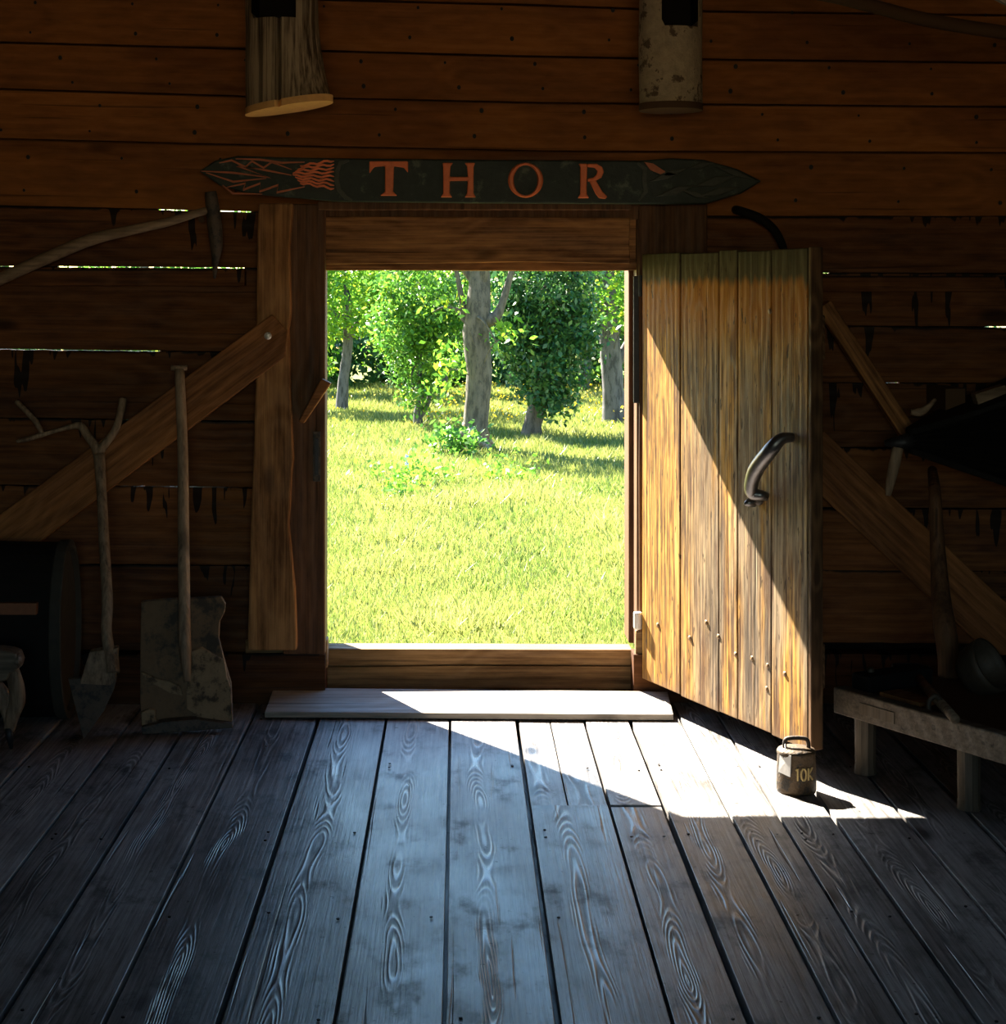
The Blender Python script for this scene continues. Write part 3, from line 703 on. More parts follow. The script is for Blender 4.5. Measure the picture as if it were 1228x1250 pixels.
# ------------------------------------------------------------------ step board on the floor
t = thing('step_board', 'loose plank lying on the floor along the doorsill, half in sunlight', 'plank', FL(570, 862))
mb = MB()
cs = [FL(323, 869, 0.024), FL(822, 872, 0.024), FL(815, 844, 0.050), FL(334, 839, 0.050)]
top = []
for i in range(4):
    a, b = cs[i], cs[(i + 1) % 4]
    for k in range(12):
        p = a + (b - a) * k / 12; top.append(p + Vector((0, 0.003 * mnoise.noise(p * 8), 0)))
n = len(top); bot = [Vector((p.x, p.y - 0.004, max(0.004, p.z - 0.022))) for p in top]
mb.add(top + bot, [tuple(range(n)), tuple(range(2 * n - 1, n - 1, -1))] + [(i, i + n, (i + 1) % n + n, (i + 1) % n) for i in range(n)])
mb.build('plank', M['step'], t, bevel=0.003)

# ------------------------------------------------------------------ iron weight
wb = FL(972, 966); t = thing('iron_weight', 'rusty iron weight with handle and paper sheet on the sunlit floor by the door', 'weight', wb)
s_ = F / (D + wb.y)
def wz(py): return EYE + (CY - py) / s_
mb = MB(); R0 = 0.060
mb.lathe([(R0 * 0.95, 0.001), (R0 * 1.0, 0.010), (R0 * 0.99, 0.05), (R0 * 0.94, 0.112), (R0 * 0.97, 0.116), (R0 * 0.97, 0.123), (R0 * 0.90, 0.129), (R0 * 0.4, 0.134)], 40, wb)
mb.build('body', M['weight'], t, smooth=True)
mb = MB(); hp = [Vector((wb.x + a, wb.y + 0.0, b)) for a, b in ((-0.034, 0.122), (-0.035, 0.146), (-0.028, 0.158), (0.0, 0.161), (0.028, 0.158), (0.036, 0.146), (0.036, 0.122))]
mb.tube(smooth_pts(hp, 5), 0.0065, 10); mb.build('handle', M['rust'], t, smooth=True)
# cast figures 10K on the body, wrapped on its side
def onbody(a, b):
    th = -math.pi / 2 - 0.05 + a / R0; return Vector((wb.x + (R0 * 0.985 + 0.0005) * math.cos(th), wb.y + (R0 * 0.985 + 0.0005) * math.sin(th), b))
def mark(strokes):
    mb = MB()
    for st in strokes:
        pts = []
        for (a, b), (c, d) in zip(st, st[1:]):
            for k in range(4): pts.append(onbody(a + (c - a) * k / 4, b + (d - b) * k / 4))
        pts.append(onbody(*st[-1])); mb.tube(pts, 0.0030, 6)
    mb.build('figure', M['weightmark'], t)
mark([[(-0.010, 0.078), (-0.004, 0.084), (-0.004, 0.048)]])
mark([[(0.014 + 0.008 * math.cos(k * 0.6283), 0.066 + 0.018 * math.sin(k * 0.6283)) for k in range(11)]])
mark([[(0.030, 0.084), (0.030, 0.048)], [(0.045, 0.084), (0.031, 0.066), (0.046, 0.048)]])
mb = MB()  # small thin white sheet at the upper left, corded to the handle
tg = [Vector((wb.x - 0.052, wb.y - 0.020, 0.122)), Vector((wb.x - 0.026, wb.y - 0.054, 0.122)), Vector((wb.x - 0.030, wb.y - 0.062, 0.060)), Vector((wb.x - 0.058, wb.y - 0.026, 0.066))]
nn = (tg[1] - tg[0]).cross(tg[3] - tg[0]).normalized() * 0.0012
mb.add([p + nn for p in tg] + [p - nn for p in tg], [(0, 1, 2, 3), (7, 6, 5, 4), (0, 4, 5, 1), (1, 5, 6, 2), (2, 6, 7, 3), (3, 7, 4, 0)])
mb.tube([tg[0] * 0.5 + tg[1] * 0.5, hp[1] + Vector((0, -0.006, 0))], 0.0012, 6); mb.build('tag', M['white'], t)

# ------------------------------------------------------------------ spade with a forked branch handle (left)
def lean(py, pb, yb, pt, yt): return yb + (yt - yb) * (pb - py) / (pb - pt)
b0 = FL(102, 903); A = lambda px, py: P(px, py, lean(py, 903, b0.y, 490, -0.10))
t = thing('forked_spade', 'old spade with a forked branch handle leaning on the wall beside the black drum', 'spade', (A(102, 903).x, b0.y, 0))
mb = MB()
mb.tube(smooth_pts([A(136, 812), A(130, 770), A(131, 735), A(127, 660), A(124, 600), A(121, 555)], 6), lerps([0.021, 0.019, 0.020, 0.019, 0.018, 0.021], 6), 12)
mb.tube(smooth_pts([A(121, 560), A(124, 548), A(140, 526), A(147, 505), A(150, 487)], 6), lerps([0.018, 0.016, 0.014, 0.014, 0.015], 6), 12)
mb.tube(smooth_pts([A(121, 560), A(116, 545), A(107, 532), A(98, 520), A(86, 521), A(72, 525)], 6), lerps([0.018, 0.016, 0.015, 0.015, 0.010, 0.007], 6), 12)
mb.build('shaft', M['handle'], t, smooth=True)
mb = MB()
mb.tube(smooth_pts([A(75, 524), A(50, 531), A(34, 536), A(20, 539)], 4), lerps([0.006, 0.010, 0.009, 0.006], 4), 10)
mb.tube(smooth_pts([A(52, 530), A(44, 515), A(33, 503), A(20, 490)], 4), lerps([0.008, 0.011, 0.010, 0.009], 4), 10)
mb.build('side_branch', M['handle'], t, smooth=True)
mb = MB()
pts = [(84, 830), (100, 833), (122, 836), (143, 800), (132, 858), (116, 885), (102, 903), (94, 868)]
mb2 = [A(a, b) for a, b in [(83, 829), (143, 826), (139, 842), (127, 868), (102, 903), (93, 868)]]
off = Vector((0, 0.010, 0.004)); n = len(mb2)
mb.add(mb2 + [p + off for p in mb2], [tuple(range(n)), tuple(range(2 * n - 1, n - 1, -1))] + [(i, i + n, (i + 1) % n + n, (i + 1) % n) for i in range(n)])
mb.build('blade', M['rust'], t, bevel=0.002)
mb = MB(); q = [A(a, b) - Vector((0, 0.014, 0)) for a, b in [(110, 795), (145, 790), (142, 828), (136, 836), (98, 834)]]; n = len(q); off = Vector((0, 0.03, 0.006))
mb.add(q + [p + off for p in q], [tuple(range(n)), tuple(range(2 * n - 1, n - 1, -1))] + [(i, i + n, (i + 1) % n + n, (i + 1) % n) for i in range(n)])
mb.tube([A(136, 800), A(138, 822)], 0.024, 12); mb.build('socket', M['handle'], t, bevel=0.004)

# ------------------------------------------------------------------ square bladed wooden shovel
b1 = FL(228, 894); B = lambda px, py, f=0: P(px, py, lean(py, 894, b1.y, 448, -0.165) - f)
t = thing('square_shovel', 'broad square-bladed shovel with mud-crusted worn blade and long straight handle', 'shovel', (b1.x, b1.y, 0))
def plate(mb, pts, th, f=0):
    q = [B(a, b, f) for a, b in pts]; n = len(q); off = Vector((0, th, 0.2 * th))
    mb.add(q + [p + off for p in q], [tuple(range(n)), tuple(range(2 * n - 1, n - 1, -1))] + [(i, i + n, (i + 1) % n + n, (i + 1) % n) for i in range(n)])
mb = MB(); plate(mb, [(172, 735), (200, 732), (230, 731), (270, 729), (275, 738), (274, 748), (268, 760), (267, 780), (272, 800), (276, 815), (282, 835), (284, 884), (250, 890), (215, 894), (174, 895), (171, 860), (171, 800)], 0.02)
mb.build('blade', M['blade'], t, bevel=0.004)
mb = MB()
plate(mb, [(232, 796), (246, 790), (262, 800), (274, 806), (277, 826), (282, 840), (284, 885), (262, 889), (245, 886), (238, 872), (228, 866), (227, 845), (230, 825), (236, 812)], 0.012, 0.014)
mb.build('crust', M['crust'], t, bevel=0.004)
mb = MB(); plate(mb, [(172, 820), (190, 828), (205, 832), (220, 838), (223, 850), (206, 846), (192, 838), (178, 832)], 0.010, 0.011)
plate(mb, [(172, 870), (182, 866), (190, 868), (189, 878), (200, 884), (196, 893), (173, 894)], 0.016, 0.016); mb.build('crust', M['crust'], t, bevel=0.004)
mb = MB(); plate(mb, [(172, 888), (200, 881), (240, 878), (284, 884), (284, 889), (230, 893), (174, 897)], 0.03, 0.03); mb.build('lip', M['rust'], t, bevel=0.003)
mb = MB(); mb.tube(smooth_pts([B(229, 832, 0.012), B(226, 790, 0.022), B(225, 740, 0.02), B(224, 650, 0.005), B(223, 550), B(219, 451)], 6), lerps([0.012, 0.022, 0.021, 0.020, 0.019, 0.0175], 6), 14)
mb.tube([B(209, 449), B(228, 449)], 0.010, 10); mb.build('shaft', M['handle'], t, smooth=True)

# ------------------------------------------------------------------ black drum on its side and the carved piece at the left edge
cz, cyy = 0.315, -0.27; xe = X0(72, cyy - 0.16)
t = thing('drum', 'large black drum lying on its side by the wall at the left edge', 'drum', (xe - 0.4, cyy, 0))
def oval(x, k=1.0, n=40): return [Vector((x, cyy + 0.175 * k * math.cos(2 * math.pi * j / n), cz + 0.315 * k * math.sin(2 * math.pi * j / n))) for j in range(n)]
def loft(mb, rings, cap=True):
    n = len(rings[0]); vs = [p for r in rings for p in r]; fs = []
    for i in range(len(rings) - 1):
        for k in range(n): fs.append((i * n + k, i * n + (k + 1) % n, (i + 1) * n + (k + 1) % n, (i + 1) * n + k))
    if cap: fs += [tuple(range(n - 1, -1, -1)), tuple((len(rings) - 1) * n + k for k in range(n))]
    mb.add(vs, fs)
mb = MB(); loft(mb, [oval(xe - 0.95, 0.97), oval(xe - 0.5, 1.0), oval(xe - 0.02, 0.97)]); mb.build('body', M['black'], t, smooth=False)
mb = MB(); loft(mb, [oval(xe - 0.035, 0.985), oval(xe - 0.03, 1.0), oval(xe + 0.006, 1.0), oval(xe + 0.008, 0.92), oval(xe - 0.012, 0.90)]); mb.build('rim', M['blackrim'], t, bevel=0.003)
mb = MB(); y = cyy - 0.178; mb.box((X0(-40, y), y - 0.008, Z0(750, y)), (X0(45, y), y + 0.02, Z0(736, y))); mb.build('label', M['redlabel'], t, bevel=0.001)

k0 = FL(14, 915); t = thing('carved_stand', 'carved wooden piece with a curved foot and dark pointed tip at the left edge', 'stand', k0)
yk = k0.y
mb = MB(); mb.prism([(P(a, b, yk).x, P(a, b, yk).z) for a, b in [(-60, 792), (0, 790), (14, 792), (23, 795), (27, 806), (24, 816), (16, 819), (12, 828), (-60, 836)]], yk - 0.045, yk + 0.045)
mb.blob(P(22, 806, yk - 0.02), (0.016, 0.03, 0.024), 12); mb.build('block', M['bench'], t, bevel=0.008)
mb = MB(); mb.tube(smooth_pts([P(14, 816, yk - 0.02), P(20, 838, yk - 0.02), P(21, 856, yk - 0.015), P(15, 874, yk - 0.01), P(11, 892, yk)], 5), lerps([0.013, 0.015, 0.015, 0.013, 0.010], 5), 10, flat=1.8)
mb.tube(smooth_pts([P(-60, 832, yk), P(-20, 838, yk), P(2, 850, yk), P(8, 874, yk), P(11, 892, yk)], 5), lerps([0.05, 0.045, 0.03, 0.014, 0.010], 5), 10); mb.build('foot', M['handle'], t, smooth=True)
mb = MB(); mb.tube([P(11, 888, yk), P(12, 900, yk), P(14, 916, yk)], [0.015, 0.013, 0.004], 10); mb.build('tip', M['iron'], t, smooth=True)
mb = MB(); mb.tube([P(-60, 825, yk), P(-58, 900, yk + 0.03), (P(-58, 900, yk + 0.03).x, yk + 0.03, 0.0)], 0.02, 10); mb.build('leg', M['handle'], t)

# ------------------------------------------------------------------ pick hung on the wall (left)
t = thing('pick', 'long-handled pick hanging on the wall with its iron head at the right', 'pick', P(255, 262, -0.1))
mb = MB(); mb.tube(smooth_pts([P(-160, 402, -0.10), P(-40, 358, -0.10), P(50, 318, -0.10), P(110, 293, -0.10), P(160, 281, -0.10), P(205, 271, -0.10), P(238, 261, -0.10), P(253, 257, -0.10)], 6), lerps([0.017, 0.021, 0.023, 0.022, 0.018, 0.016, 0.014, 0.014], 6), 12)
h = mb.build('shaft', M['handlex'], t, smooth=True)
mb = MB(); mb.tube([P(247, 264, -0.15), P(249, 254, -0.155), P(250, 247, -0.15)], [0.010, 0.013, 0.008], 10, flat=1.5); mb.build('wedge', M['endgrain'], h, smooth=True)
mb = MB(); mb.tube(smooth_pts([P(257, 234, -0.10), P(259, 250, -0.10), P(262, 275, -0.10), P(264, 300, -0.10), P(263, 320, -0.09), P(262, 340, -0.08)], 6), lerps([0.016, 0.019, 0.021, 0.018, 0.010, 0.003], 6), 10, flat=1.3); mb.build('head', M['rust'], t, smooth=True)
mb = MB(); mb.tube([P(246, 268, -0.10), P(246, 268, 0.01)], 0.012, 8); o = mb.build('peg', M['dull']); tag(o, 'dark peg in the wall carrying the pick head', 'peg')
mb = MB(); mb.tube([P(60, 318, -0.10), P(60, 321, 0.01)], 0.010, 8); o = mb.build('peg', M['dull']); tag(o, 'dark peg in the wall under the middle of the pick handle', 'peg')

# ------------------------------------------------------------------ things on the right
t = thing('iron_hook', 'thick black curved hook on the wall above the open door', 'hook', P(905, 258, -0.06))
mb = MB(); mb.tube(smooth_pts([P(898, 256, 0.0), P(905, 258, -0.05), P(930, 268, -0.06), P(948, 285, -0.06), P(958, 310, -0.06), P(960, 340, -0.06)], 6), lerps([0.016, 0.017, 0.018, 0.016, 0.014, 0.012], 6), 12); mb.build('bar', M['black'], t, smooth=True)

# bellows: pointed boards with pleated leather
yb_ = -0.30
t = thing('bellows', 'large black leather bellows mounted by the wall at the right edge, nozzle pointing left', 'bellows', P(1200, 530, yb_))
def brd(py_f, th, name, mat):
    mb = MB(); top, bot = [], []
    for px, hw in [(1108, 0.035), (1135, 0.09), (1170, 0.16), (1228, 0.22), (1300, 0.24), (1380, 0.20)]:
        c = P(px, py_f(px), yb_)
        top.append((c, hw))
    vs = []; fs = []
    for c, hw in top:
        for (dy, dz) in ((-hw, th), (hw, th), (hw, -th), (-hw, -th)): vs.append(c + Vector((0, dy, dz)))
    for i in range(len(top) - 1):
        for k in range(4): fs.append((4 * i + k, 4 * i + (k + 1) % 4, 4 * i + 4 + (k + 1) % 4, 4 * i + 4 + k))
    fs += [(3, 2, 1, 0), tuple(4 * (len(top) - 1) + k for k in range(4))]
    mb.add(vs, fs); return mb.build(name, mat, t, bevel=0.006)
upf = lambda px: 530 - (px - 1100) * 0.40
lof = lambda px: 546 + (px - 1100) * 0.34
brd(upf, 0.012, 'upper_board', M['leather']); brd(lof, 0.012, 'lower_board', M['black'])
mb = MB(); rings = []
for px, hw in [(1112, 0.03), (1135, 0.083), (1170, 0.15), (1228, 0.205), (1300, 0.225), (1370, 0.19)]:
    c0, c1 = P(px, upf(px), yb_), P(px, lof(px), yb_); r = []
    for k in range(13):
        z = c0.z + (c1.z - c0.z) * k / 12; r.append(Vector((c0.x, yb_ - hw * (1.0 if k % 2 else 0.82), z)))
    for k in range(12, -1, -1):
        z = c0.z + (c1.z - c0.z) * k / 12; r.append(Vector((c0.x, yb_ + hw * (1.0 if k % 2 else 0.82), z)))
    rings.append(r)
loft(mb, rings); mb.build('leather_pleats', M['leather'], t)
mb = MB(); mb.tube([P(1116, 538, yb_), P(1098, 540, yb_), P(1080, 541, yb_)], [0.034, 0.024, 0.010], 12); mb.build('nozzle', M['iron'], t, smooth=True)
mb = MB(); mb.box((1.72, yb_ + 0.05, Z0(500)), (1.79, 0.0, Z0(470))); mb.build('wall_bracket', M['dull'], t); mb = MB(); mb.box((2.1, yb_ + 0.05, Z0(560)), (2.17, 0.0, Z0(520))); mb.build('wall_bracket', M['dull'], t)
t = thing('wood_piece', 'small pale curved wood piece lying on top of the bellows near its point', 'wood piece', P(1126, 497, -0.3))
mb = MB(); mb.tube(smooth_pts([P(1112, 503, -0.32), P(1122, 503, -0.32), P(1130, 499, -0.32), P(1142, 487, -0.32)], 5), lerps([0.010, 0.016, 0.013, 0.006], 5), 10); mb.build('piece', M['handlex'], t, smooth=True)
t = thing('wooden_block', 'pale squared wood block lying on top of the bellows at the right edge', 'wood block', P(1205, 496, -0.3))
mb = MB(); xf = Matrix.Translation(P(1206, 482, -0.36)) @ Matrix.Rotation(0.30 * -1, 4, 'Y'); mb.box((-0.05, -0.03, -0.026), (0.06, 0.03, 0.02), xf=xf); mb.build('block', M['handlex'], t, bevel=0.004)
t = thing('tool_handle', 'pale tapered wooden handle hanging down under the bellows nozzle', 'handle', P(1092, 575, -0.27))
mb = MB(); mb.tube(smooth_pts([P(1096, 546, -0.30), P(1092, 566, -0.30), P(1087, 588, -0.30), P(1084, 605, -0.30)], 5), lerps([0.020, 0.021, 0.017, 0.009], 5), 12); mb.build('grip', M['handle'], t, smooth=True)

# low bench
u_ = Vector((0.497, -0.868, 0)); v_ = Vector((0.868, 0.497, 0))
c0 = FL(1017, 838, 0.268); HT = 0.268
t = thing('low_bench', 'low grey wooden bench with a thick front rail and stubby legs at the right edge', 'bench', (c0.x, c0.y, 0))
rot = Matrix.Rotation(math.atan2(u_.y, u_.x), 4, 'Z')
def bx(name, a0, a1, b0_, b1_, z0, z1, mat, bevel=0.005):
    """a along the front rail, b towards the wall"""
    mb = MB(); xf = Matrix.Translation((c0.x, c0.y, 0)) @ rot
    mb.box((a0, b0_, z0), (a1, b1_, z1), xf=xf)
    return mb.build(name, mat, t, bevel=bevel)
bx('front_rail', 0.0, 1.25, 0.0, 0.045, HT - 0.082, HT, M['bench'])
bx('front_rail_patch', 0.12, 0.27, -0.003, 0.002, HT - 0.060, HT - 0.025, M['benchleg'], 0.001)
bx('seat', 0.01, 1.25, 0.047, 0.62, HT - 0.045, HT - 0.012, M['dull'])
bx('back_rail', 0.0, 1.25, 0.622, 0.665, HT - 0.08, HT, M['dull'])
for (a, b) in ((0.03, 0.048), (0.46, 0.048), (1.1, 0.048), (0.03, 0.55), (1.1, 0.55)):
    mb = MB(); p = c0 + u_ * (a + 0.03) + v_ * (b + 0.03)
    mb.tube([(p.x, p.y, 0.0), (p.x, p.y, 0.03), (p.x, p.y, HT - 0.05)], [0.036, 0.032, 0.034], 10); l = mb.build('leg', M['benchleg'], t, bevel=0.003)
    if (a, b) in ((0.03, 0.048), (0.46, 0.048)):
        mb = MB(); mb.tube([(p.x + 0.01, p.y, 0.012), (p.x + 0.012, p.y, 0.03)], [0.055, 0.042], 10); mb.build('foot_ring', M['iron'], l, bevel=0.003)
HS = HT - 0.012
def bp(a, b, z=0.0): return c0 + u_ * a + v_ * b + Vector((0, 0, HS - HT + z))
# dark post standing on the bench
t = thing('curved_post', 'dark curved wooden post standing on the bench under the bellows', 'post', bp(0.05, 0.50))
yq = bp(0.06, 0.50).y
zb_ = HS
mb = MB(); q = [P(1138, 574, -0.35), P(1141, 600, yq * 0.5 - 0.2), P(1144, 660, yq * 0.6 - 0.15), P(1148, 720, yq * 0.8 - 0.06), P(1153, 765, yq), P(1158, 800, yq)]
q.append(Vector((q[-1].x, q[-1].y, HS)))
mb.tube(smooth_pts(q, 5), lerps([0.016, 0.020, 0.024, 0.030, 0.036, 0.036, 0.034], 5), 12); mb.build('shaft', M['jamb'], t, smooth=True)
# scoop-like lump of metal
p = bp(0.26, 0.42); t = thing('metal_ladle', 'dull metal bowl lying tilted on the bench beside the curved post', 'bowl', p)
pc = P(1196, 818, p.y)
mb = MB(); xf = Matrix.Translation((pc.x, p.y, max(pc.z, HS + 0.055))) @ Matrix.Rotation(0.9, 4, 'Y') @ Matrix.Rotation(0.6, 4, 'X')
mb.lathe([(0.02, -0.055), (0.055, -0.05), (0.078, -0.02), (0.085, 0.02), (0.088, 0.045), (0.080, 0.045), (0.076, 0.02), (0.05, -0.035)], 24, xf=xf); mb.build('bowl', M['dullmetal'], t, smooth=True)
mb = MB(); mb.tube([xf @ Vector((0.08, 0, 0.03)), xf @ Vector((0.15, 0.02, 0.05)), xf @ Vector((0.22, 0.03, 0.03))], [0.012, 0.010, 0.008], 8); mb.build('handle', M['iron'], t, smooth=True)
# hammer lying towards the front rail
t = thing('hammer', 'dark hammer lying across the bench with its wooden handle reaching the front rail', 'hammer', bp(0.35, 0.18))
ha, hb_ = FL(1112, 818, HS + 0.027), FL(1166, 878, HS + 0.02)
mb = MB(); mb.tube([ha, ha * 0.5 + hb_ * 0.5, hb_], [0.017, 0.015, 0.014], 10); mb.build('shaft', M['handlex'], t, smooth=True)
mb = MB(); dd = (hb_ - ha).normalized(); sd = Vector((-dd.y, dd.x, 0)); mb.tube([ha - sd * 0.06, ha - sd * 0.02, ha + sd * 0.02, ha + sd * 0.06], [0.022, 0.024, 0.024, 0.014], 8); mb.build('head', M['iron'], t, bevel=0.004)
t = thing('iron_block', 'black iron block with a small knob on the bench end nearest the door', 'iron block', bp(0.06, 0.16))
mb = MB(); xf = Matrix.Translation((c0.x, c0.y, 0)) @ rot; mb.box((0.02, 0.055, HS), (0.10, 0.33, HS + 0.055), xf=xf); mb.build('block', M['black'], t, bevel=0.008)
mb = MB(); mb.blob(xf @ Vector((0.05, 0.11, HS + 0.058)), (0.012, 0.012, 0.012), 10); mb.build('knob', M['dullmetal'], t, smooth=True)
t = thing('wood_offcut', 'flat brown offcut of board lying on the bench behind the front rail', 'board', bp(0.2, 0.1))
mb = MB(); mb.box((0.13, 0.07, HS), (0.30, 0.15, HS + 0.014), xf=xf); mb.build('board', M['brace'], t, bevel=0.002)
t = thing('small_clamp', 'small shiny iron clamp on the bench between offcut and hammer', 'clamp', bp(0.36, 0.09))
mb = MB(); c = xf @ Vector((0.36, 0.075, HS + 0.001)); mb.tube(smooth_pts([c + Vector((-0.02, 0, 0)), c + Vector((-0.018, 0, 0.03)), c + Vector((0.0, 0, 0.045)), c + Vector((0.016, 0, 0.03)), c + Vector((0.018, 0, 0.0))], 5), 0.008, 8); mb.build('bow', M['dullmetal'], t, smooth=True)

# ------------------------------------------------------------------ outside
def np_mesh(name, co, faces, var, mat, parent=None, smooth=False):
    me = bpy.data.meshes.new(name); nv = len(co); nf, k = faces.shape
    me.vertices.add(nv); me.vertices.foreach_set('co', co.astype(np.float32).ravel())
    me.loops.add(nf * k); me.loops.foreach_set('vertex_index', faces.astype(np.int32).ravel())
    me.polygons.add(nf); me.polygons.foreach_set('loop_start', np.arange(0, nf * k, k, dtype=np.int32))
    me.update(calc_edges=True)
    a = me.attributes.new('var', 'FLOAT', 'FACE'); a.data.foreach_set('value', var.astype(np.float32))
    me.materials.append(mat); me.validate()
    o = bpy.data.objects.new(name, me); COL.objects.link(o)
    if parent is not None: o.parent = parent
    return o
def leaves(cent, size, up=0.5, nrm=None):
    n = len(cent)
    d = rng.normal(size=(n, 3)); d[:, 2] -= 0.25; d /= np.linalg.norm(d, axis=1)[:, None]
    nn = rng.normal(size=(n, 3)) + np.array([0, 0, up]); nn -= d * (nn * d).sum(1)[:, None]; nn /= np.linalg.norm(nn, axis=1)[:, None]
    s = np.cross(d, nn); L = size * rng.uniform(0.7, 1.3, n)[:, None]
    a = cent - d * L; b = cent + s * L * 0.52 + nn * L * 0.12; c = cent + d * L; e = cent - s * L * 0.52 + nn * L * 0.12
    co = np.stack([a, b, c, e], 1).reshape(-1, 3); f = np.arange(4 * n).reshape(n, 4)
    return co, f
def crown(cl, n):
    """points in a set of ellipsoids, thicker near their surface, in small sprays"""
    out = []
    tot = sum(r[0] * r[2] + r[1] * r[2] for _, r in cl)
    for c, r in cl:
        m = int(n * (r[0] * r[2] + r[1] * r[2]) / tot); k = max(4, m // 26)
        d = rng.normal(size=(k, 3)); d /= np.linalg.norm(d, axis=1)[:, None]
        d *= rng.uniform(0.35, 1.0, k)[:, None] ** 0.5
        cc = np.array(c) + d * np.array(r)
        q = cc[rng.integers(0, k, m)] + rng.normal(size=(m, 3)) * 0.11
        out.append(q)
    return np.concatenate(out)
def gp(px, py, z=GZ): return FL(px, py, z)
def tree(name, label, base, trunk, rads, cl, n, size, lm, bm_, cat='tree', group=None, root=False, branches=None):
    base = Vector(base); t = thing(name, label, cat, base, group)
    mb = MB(); pts = smooth_pts([base + Vector(p) for p in trunk], 5); mb.tube(pts, lerps(rads, 5), 14, jit=0.05); mb.build('trunk', bm_, t, smooth=True)
    mb = MB(); tp = pts[-1]
    for c, r in cl:
        small = r[0] < 0.3; c = Vector(c) + base
        st = pts[int(len(pts) * random.uniform(0.6, 0.95))]
        if c.z < st.z: st = pts[max(2, int(len(pts) * 0.35))]
        mid = st * 0.5 + c * 0.5 + Vector((random.uniform(-.15, .15), random.uniform(-.15, .15), 0.1))
        mb.tube(smooth_pts([st, mid, c], 4), lerps([0.010, 0.008, 0.005] if small else [rads[-1] * 0.7, rads[-1] * 0.45, 0.012], 4), 7)
    for br in (branches or []): mb.tube(smooth_pts([base + Vector(p) for p in br[0]], 4), lerps(br[1], 4), 8)
    mb.build('branches', bm_, t, smooth=True)
    if root:
        mb = MB()
        for k in range(7):
            a = k * 0.9; mb.tube([base + Vector((0.09 * math.cos(a), 0.09 * math.sin(a), 0.32)), base + Vector((0.15 * math.cos(a), 0.15 * math.sin(a), 0.12)), base + Vector((0.25 * math.cos(a), 0.25 * math.sin(a), -0.04))], [0.05, 0.07, 0.05], 8, jit=0.1)
        mb.build('root_flare', M['mossbark'], t, smooth=True)
    p = crown([(tuple(Vector(c)), r) for c, r in cl], n)
    co, f = leaves(p, size)
    np_mesh('foliage', co, f, rng.uniform(0, 1, len(f)), lm, t)
    return t

# lawn
mb = MB(); xs = frange(-14, 16, 1.0); ys = frange(0.09, 48, 1.0)
vs = [(x, y, GZ + 0.02 * mnoise.noise(Vector((x * 0.5, y * 0.5, 0)))) for y in ys for x in xs]; nx = len(xs)
mb.add(vs, [(j * nx + i, j * nx + i + 1, (j + 1) * nx + i + 1, (j + 1) * nx + i) for j in range(len(ys) - 1) for i in range(nx - 1)])
M['bounce'] = plain('warm_bounce_soil', (0.42, 0.29, 0.16), 0.9, 0, 3, 0.25, 0.3)  # tan ground added out of view to warm the light bounced indoors
yb = MB(); yb.box((-14, -40, GZ - 0.1), (16, YB - 0.1, GZ)); struct(yb.build('ground_bounce', M['bounce']), 'added yard soil behind the viewer outside the hatch', 'ground')
struct(mb.build('ground', M['ground'], smooth=True), 'sunny lawn soil outside the doorway', 'ground')
n = 150000
yy = 2.2 + 27 * rng.uniform(0, 1, n) ** 1.35; wd = (D + yy)
xx = rng.uniform(-0.125, 0.145, n) * wd + rng.uniform(-0.5, 0.5, n)
cl = rng.normal(size=(n, 2)) * 0.02
base = np.stack([xx, yy, np.full(n, GZ)], 1)
patch = np.array([mnoise.noise(Vector((a * 0.9, b * 0.5, 1.0))) for a, b in zip(xx[::10], yy[::10])]).repeat(10)[:n]
tall = np.array([mnoise.noise(Vector((a * 2.6, b * 2.0, 5.0))) for a, b in zip(xx[::10], yy[::10])]).repeat(10)[:n]
patch = 0.5 + 0.5 * np.array([mnoise.noise(Vector((a * 1.1, b * 0.7, 1.0))) for a, b in zip(xx, yy)])
h = rng.uniform(0.03, 0.085, n) * (1 + 0.7 * (patch > 0.62)) * (0.8 + 0.02 * yy)
w = rng.uniform(0.004, 0.009, n) * (1 + yy * 0.06)
th = rng.uniform(0, 2 * math.pi, n); sx, sy = np.cos(th) * w, np.sin(th) * w * 0.6
ln = rng.normal(size=(n, 2)) * (h * 0.55)[:, None]
a = base + np.stack([-sx, -sy, np.zeros(n) - 0.02], 1); b = base + np.stack([sx, sy, np.zeros(n) - 0.02], 1)
c = base + np.stack([ln[:, 0] + sx * 0.3, ln[:, 1], h], 1)
co = np.stack([a, b, c], 1).reshape(-1, 3); f = np.arange(3 * n).reshape(n, 3)
var = np.clip(patch * 0.75 + rng.uniform(-0.3, 0.4, n), 0, 1)
g = np_mesh('grass', co, f, var, M['grass']); tag(g, 'short sunlit yellow-green grass outside the doorway', 'grass', kind='stuff')

# yellow flowers far back in the grass
n = 700; yy = rng.uniform(17.5, 26, n); xx = rng.uniform(-0.02, 0.13, n) * (D + yy); m = rng.random(n) < 0.25; xx[m] = rng.uniform(-0.09, 0.13, m.sum()) * (D + yy[m])
cen = np.stack([xx, yy, GZ + rng.uniform(0.10, 0.30, n)], 1); co, f = leaves(np.repeat(cen, 3, 0), 0.022, 2.0)
o = np_mesh('yellow_flowers', co, f, rng.uniform(0, 1, len(f)), M['flower']); tag(o, 'band of small yellow flowers in the far grass under the trees', 'flowers', kind='stuff')
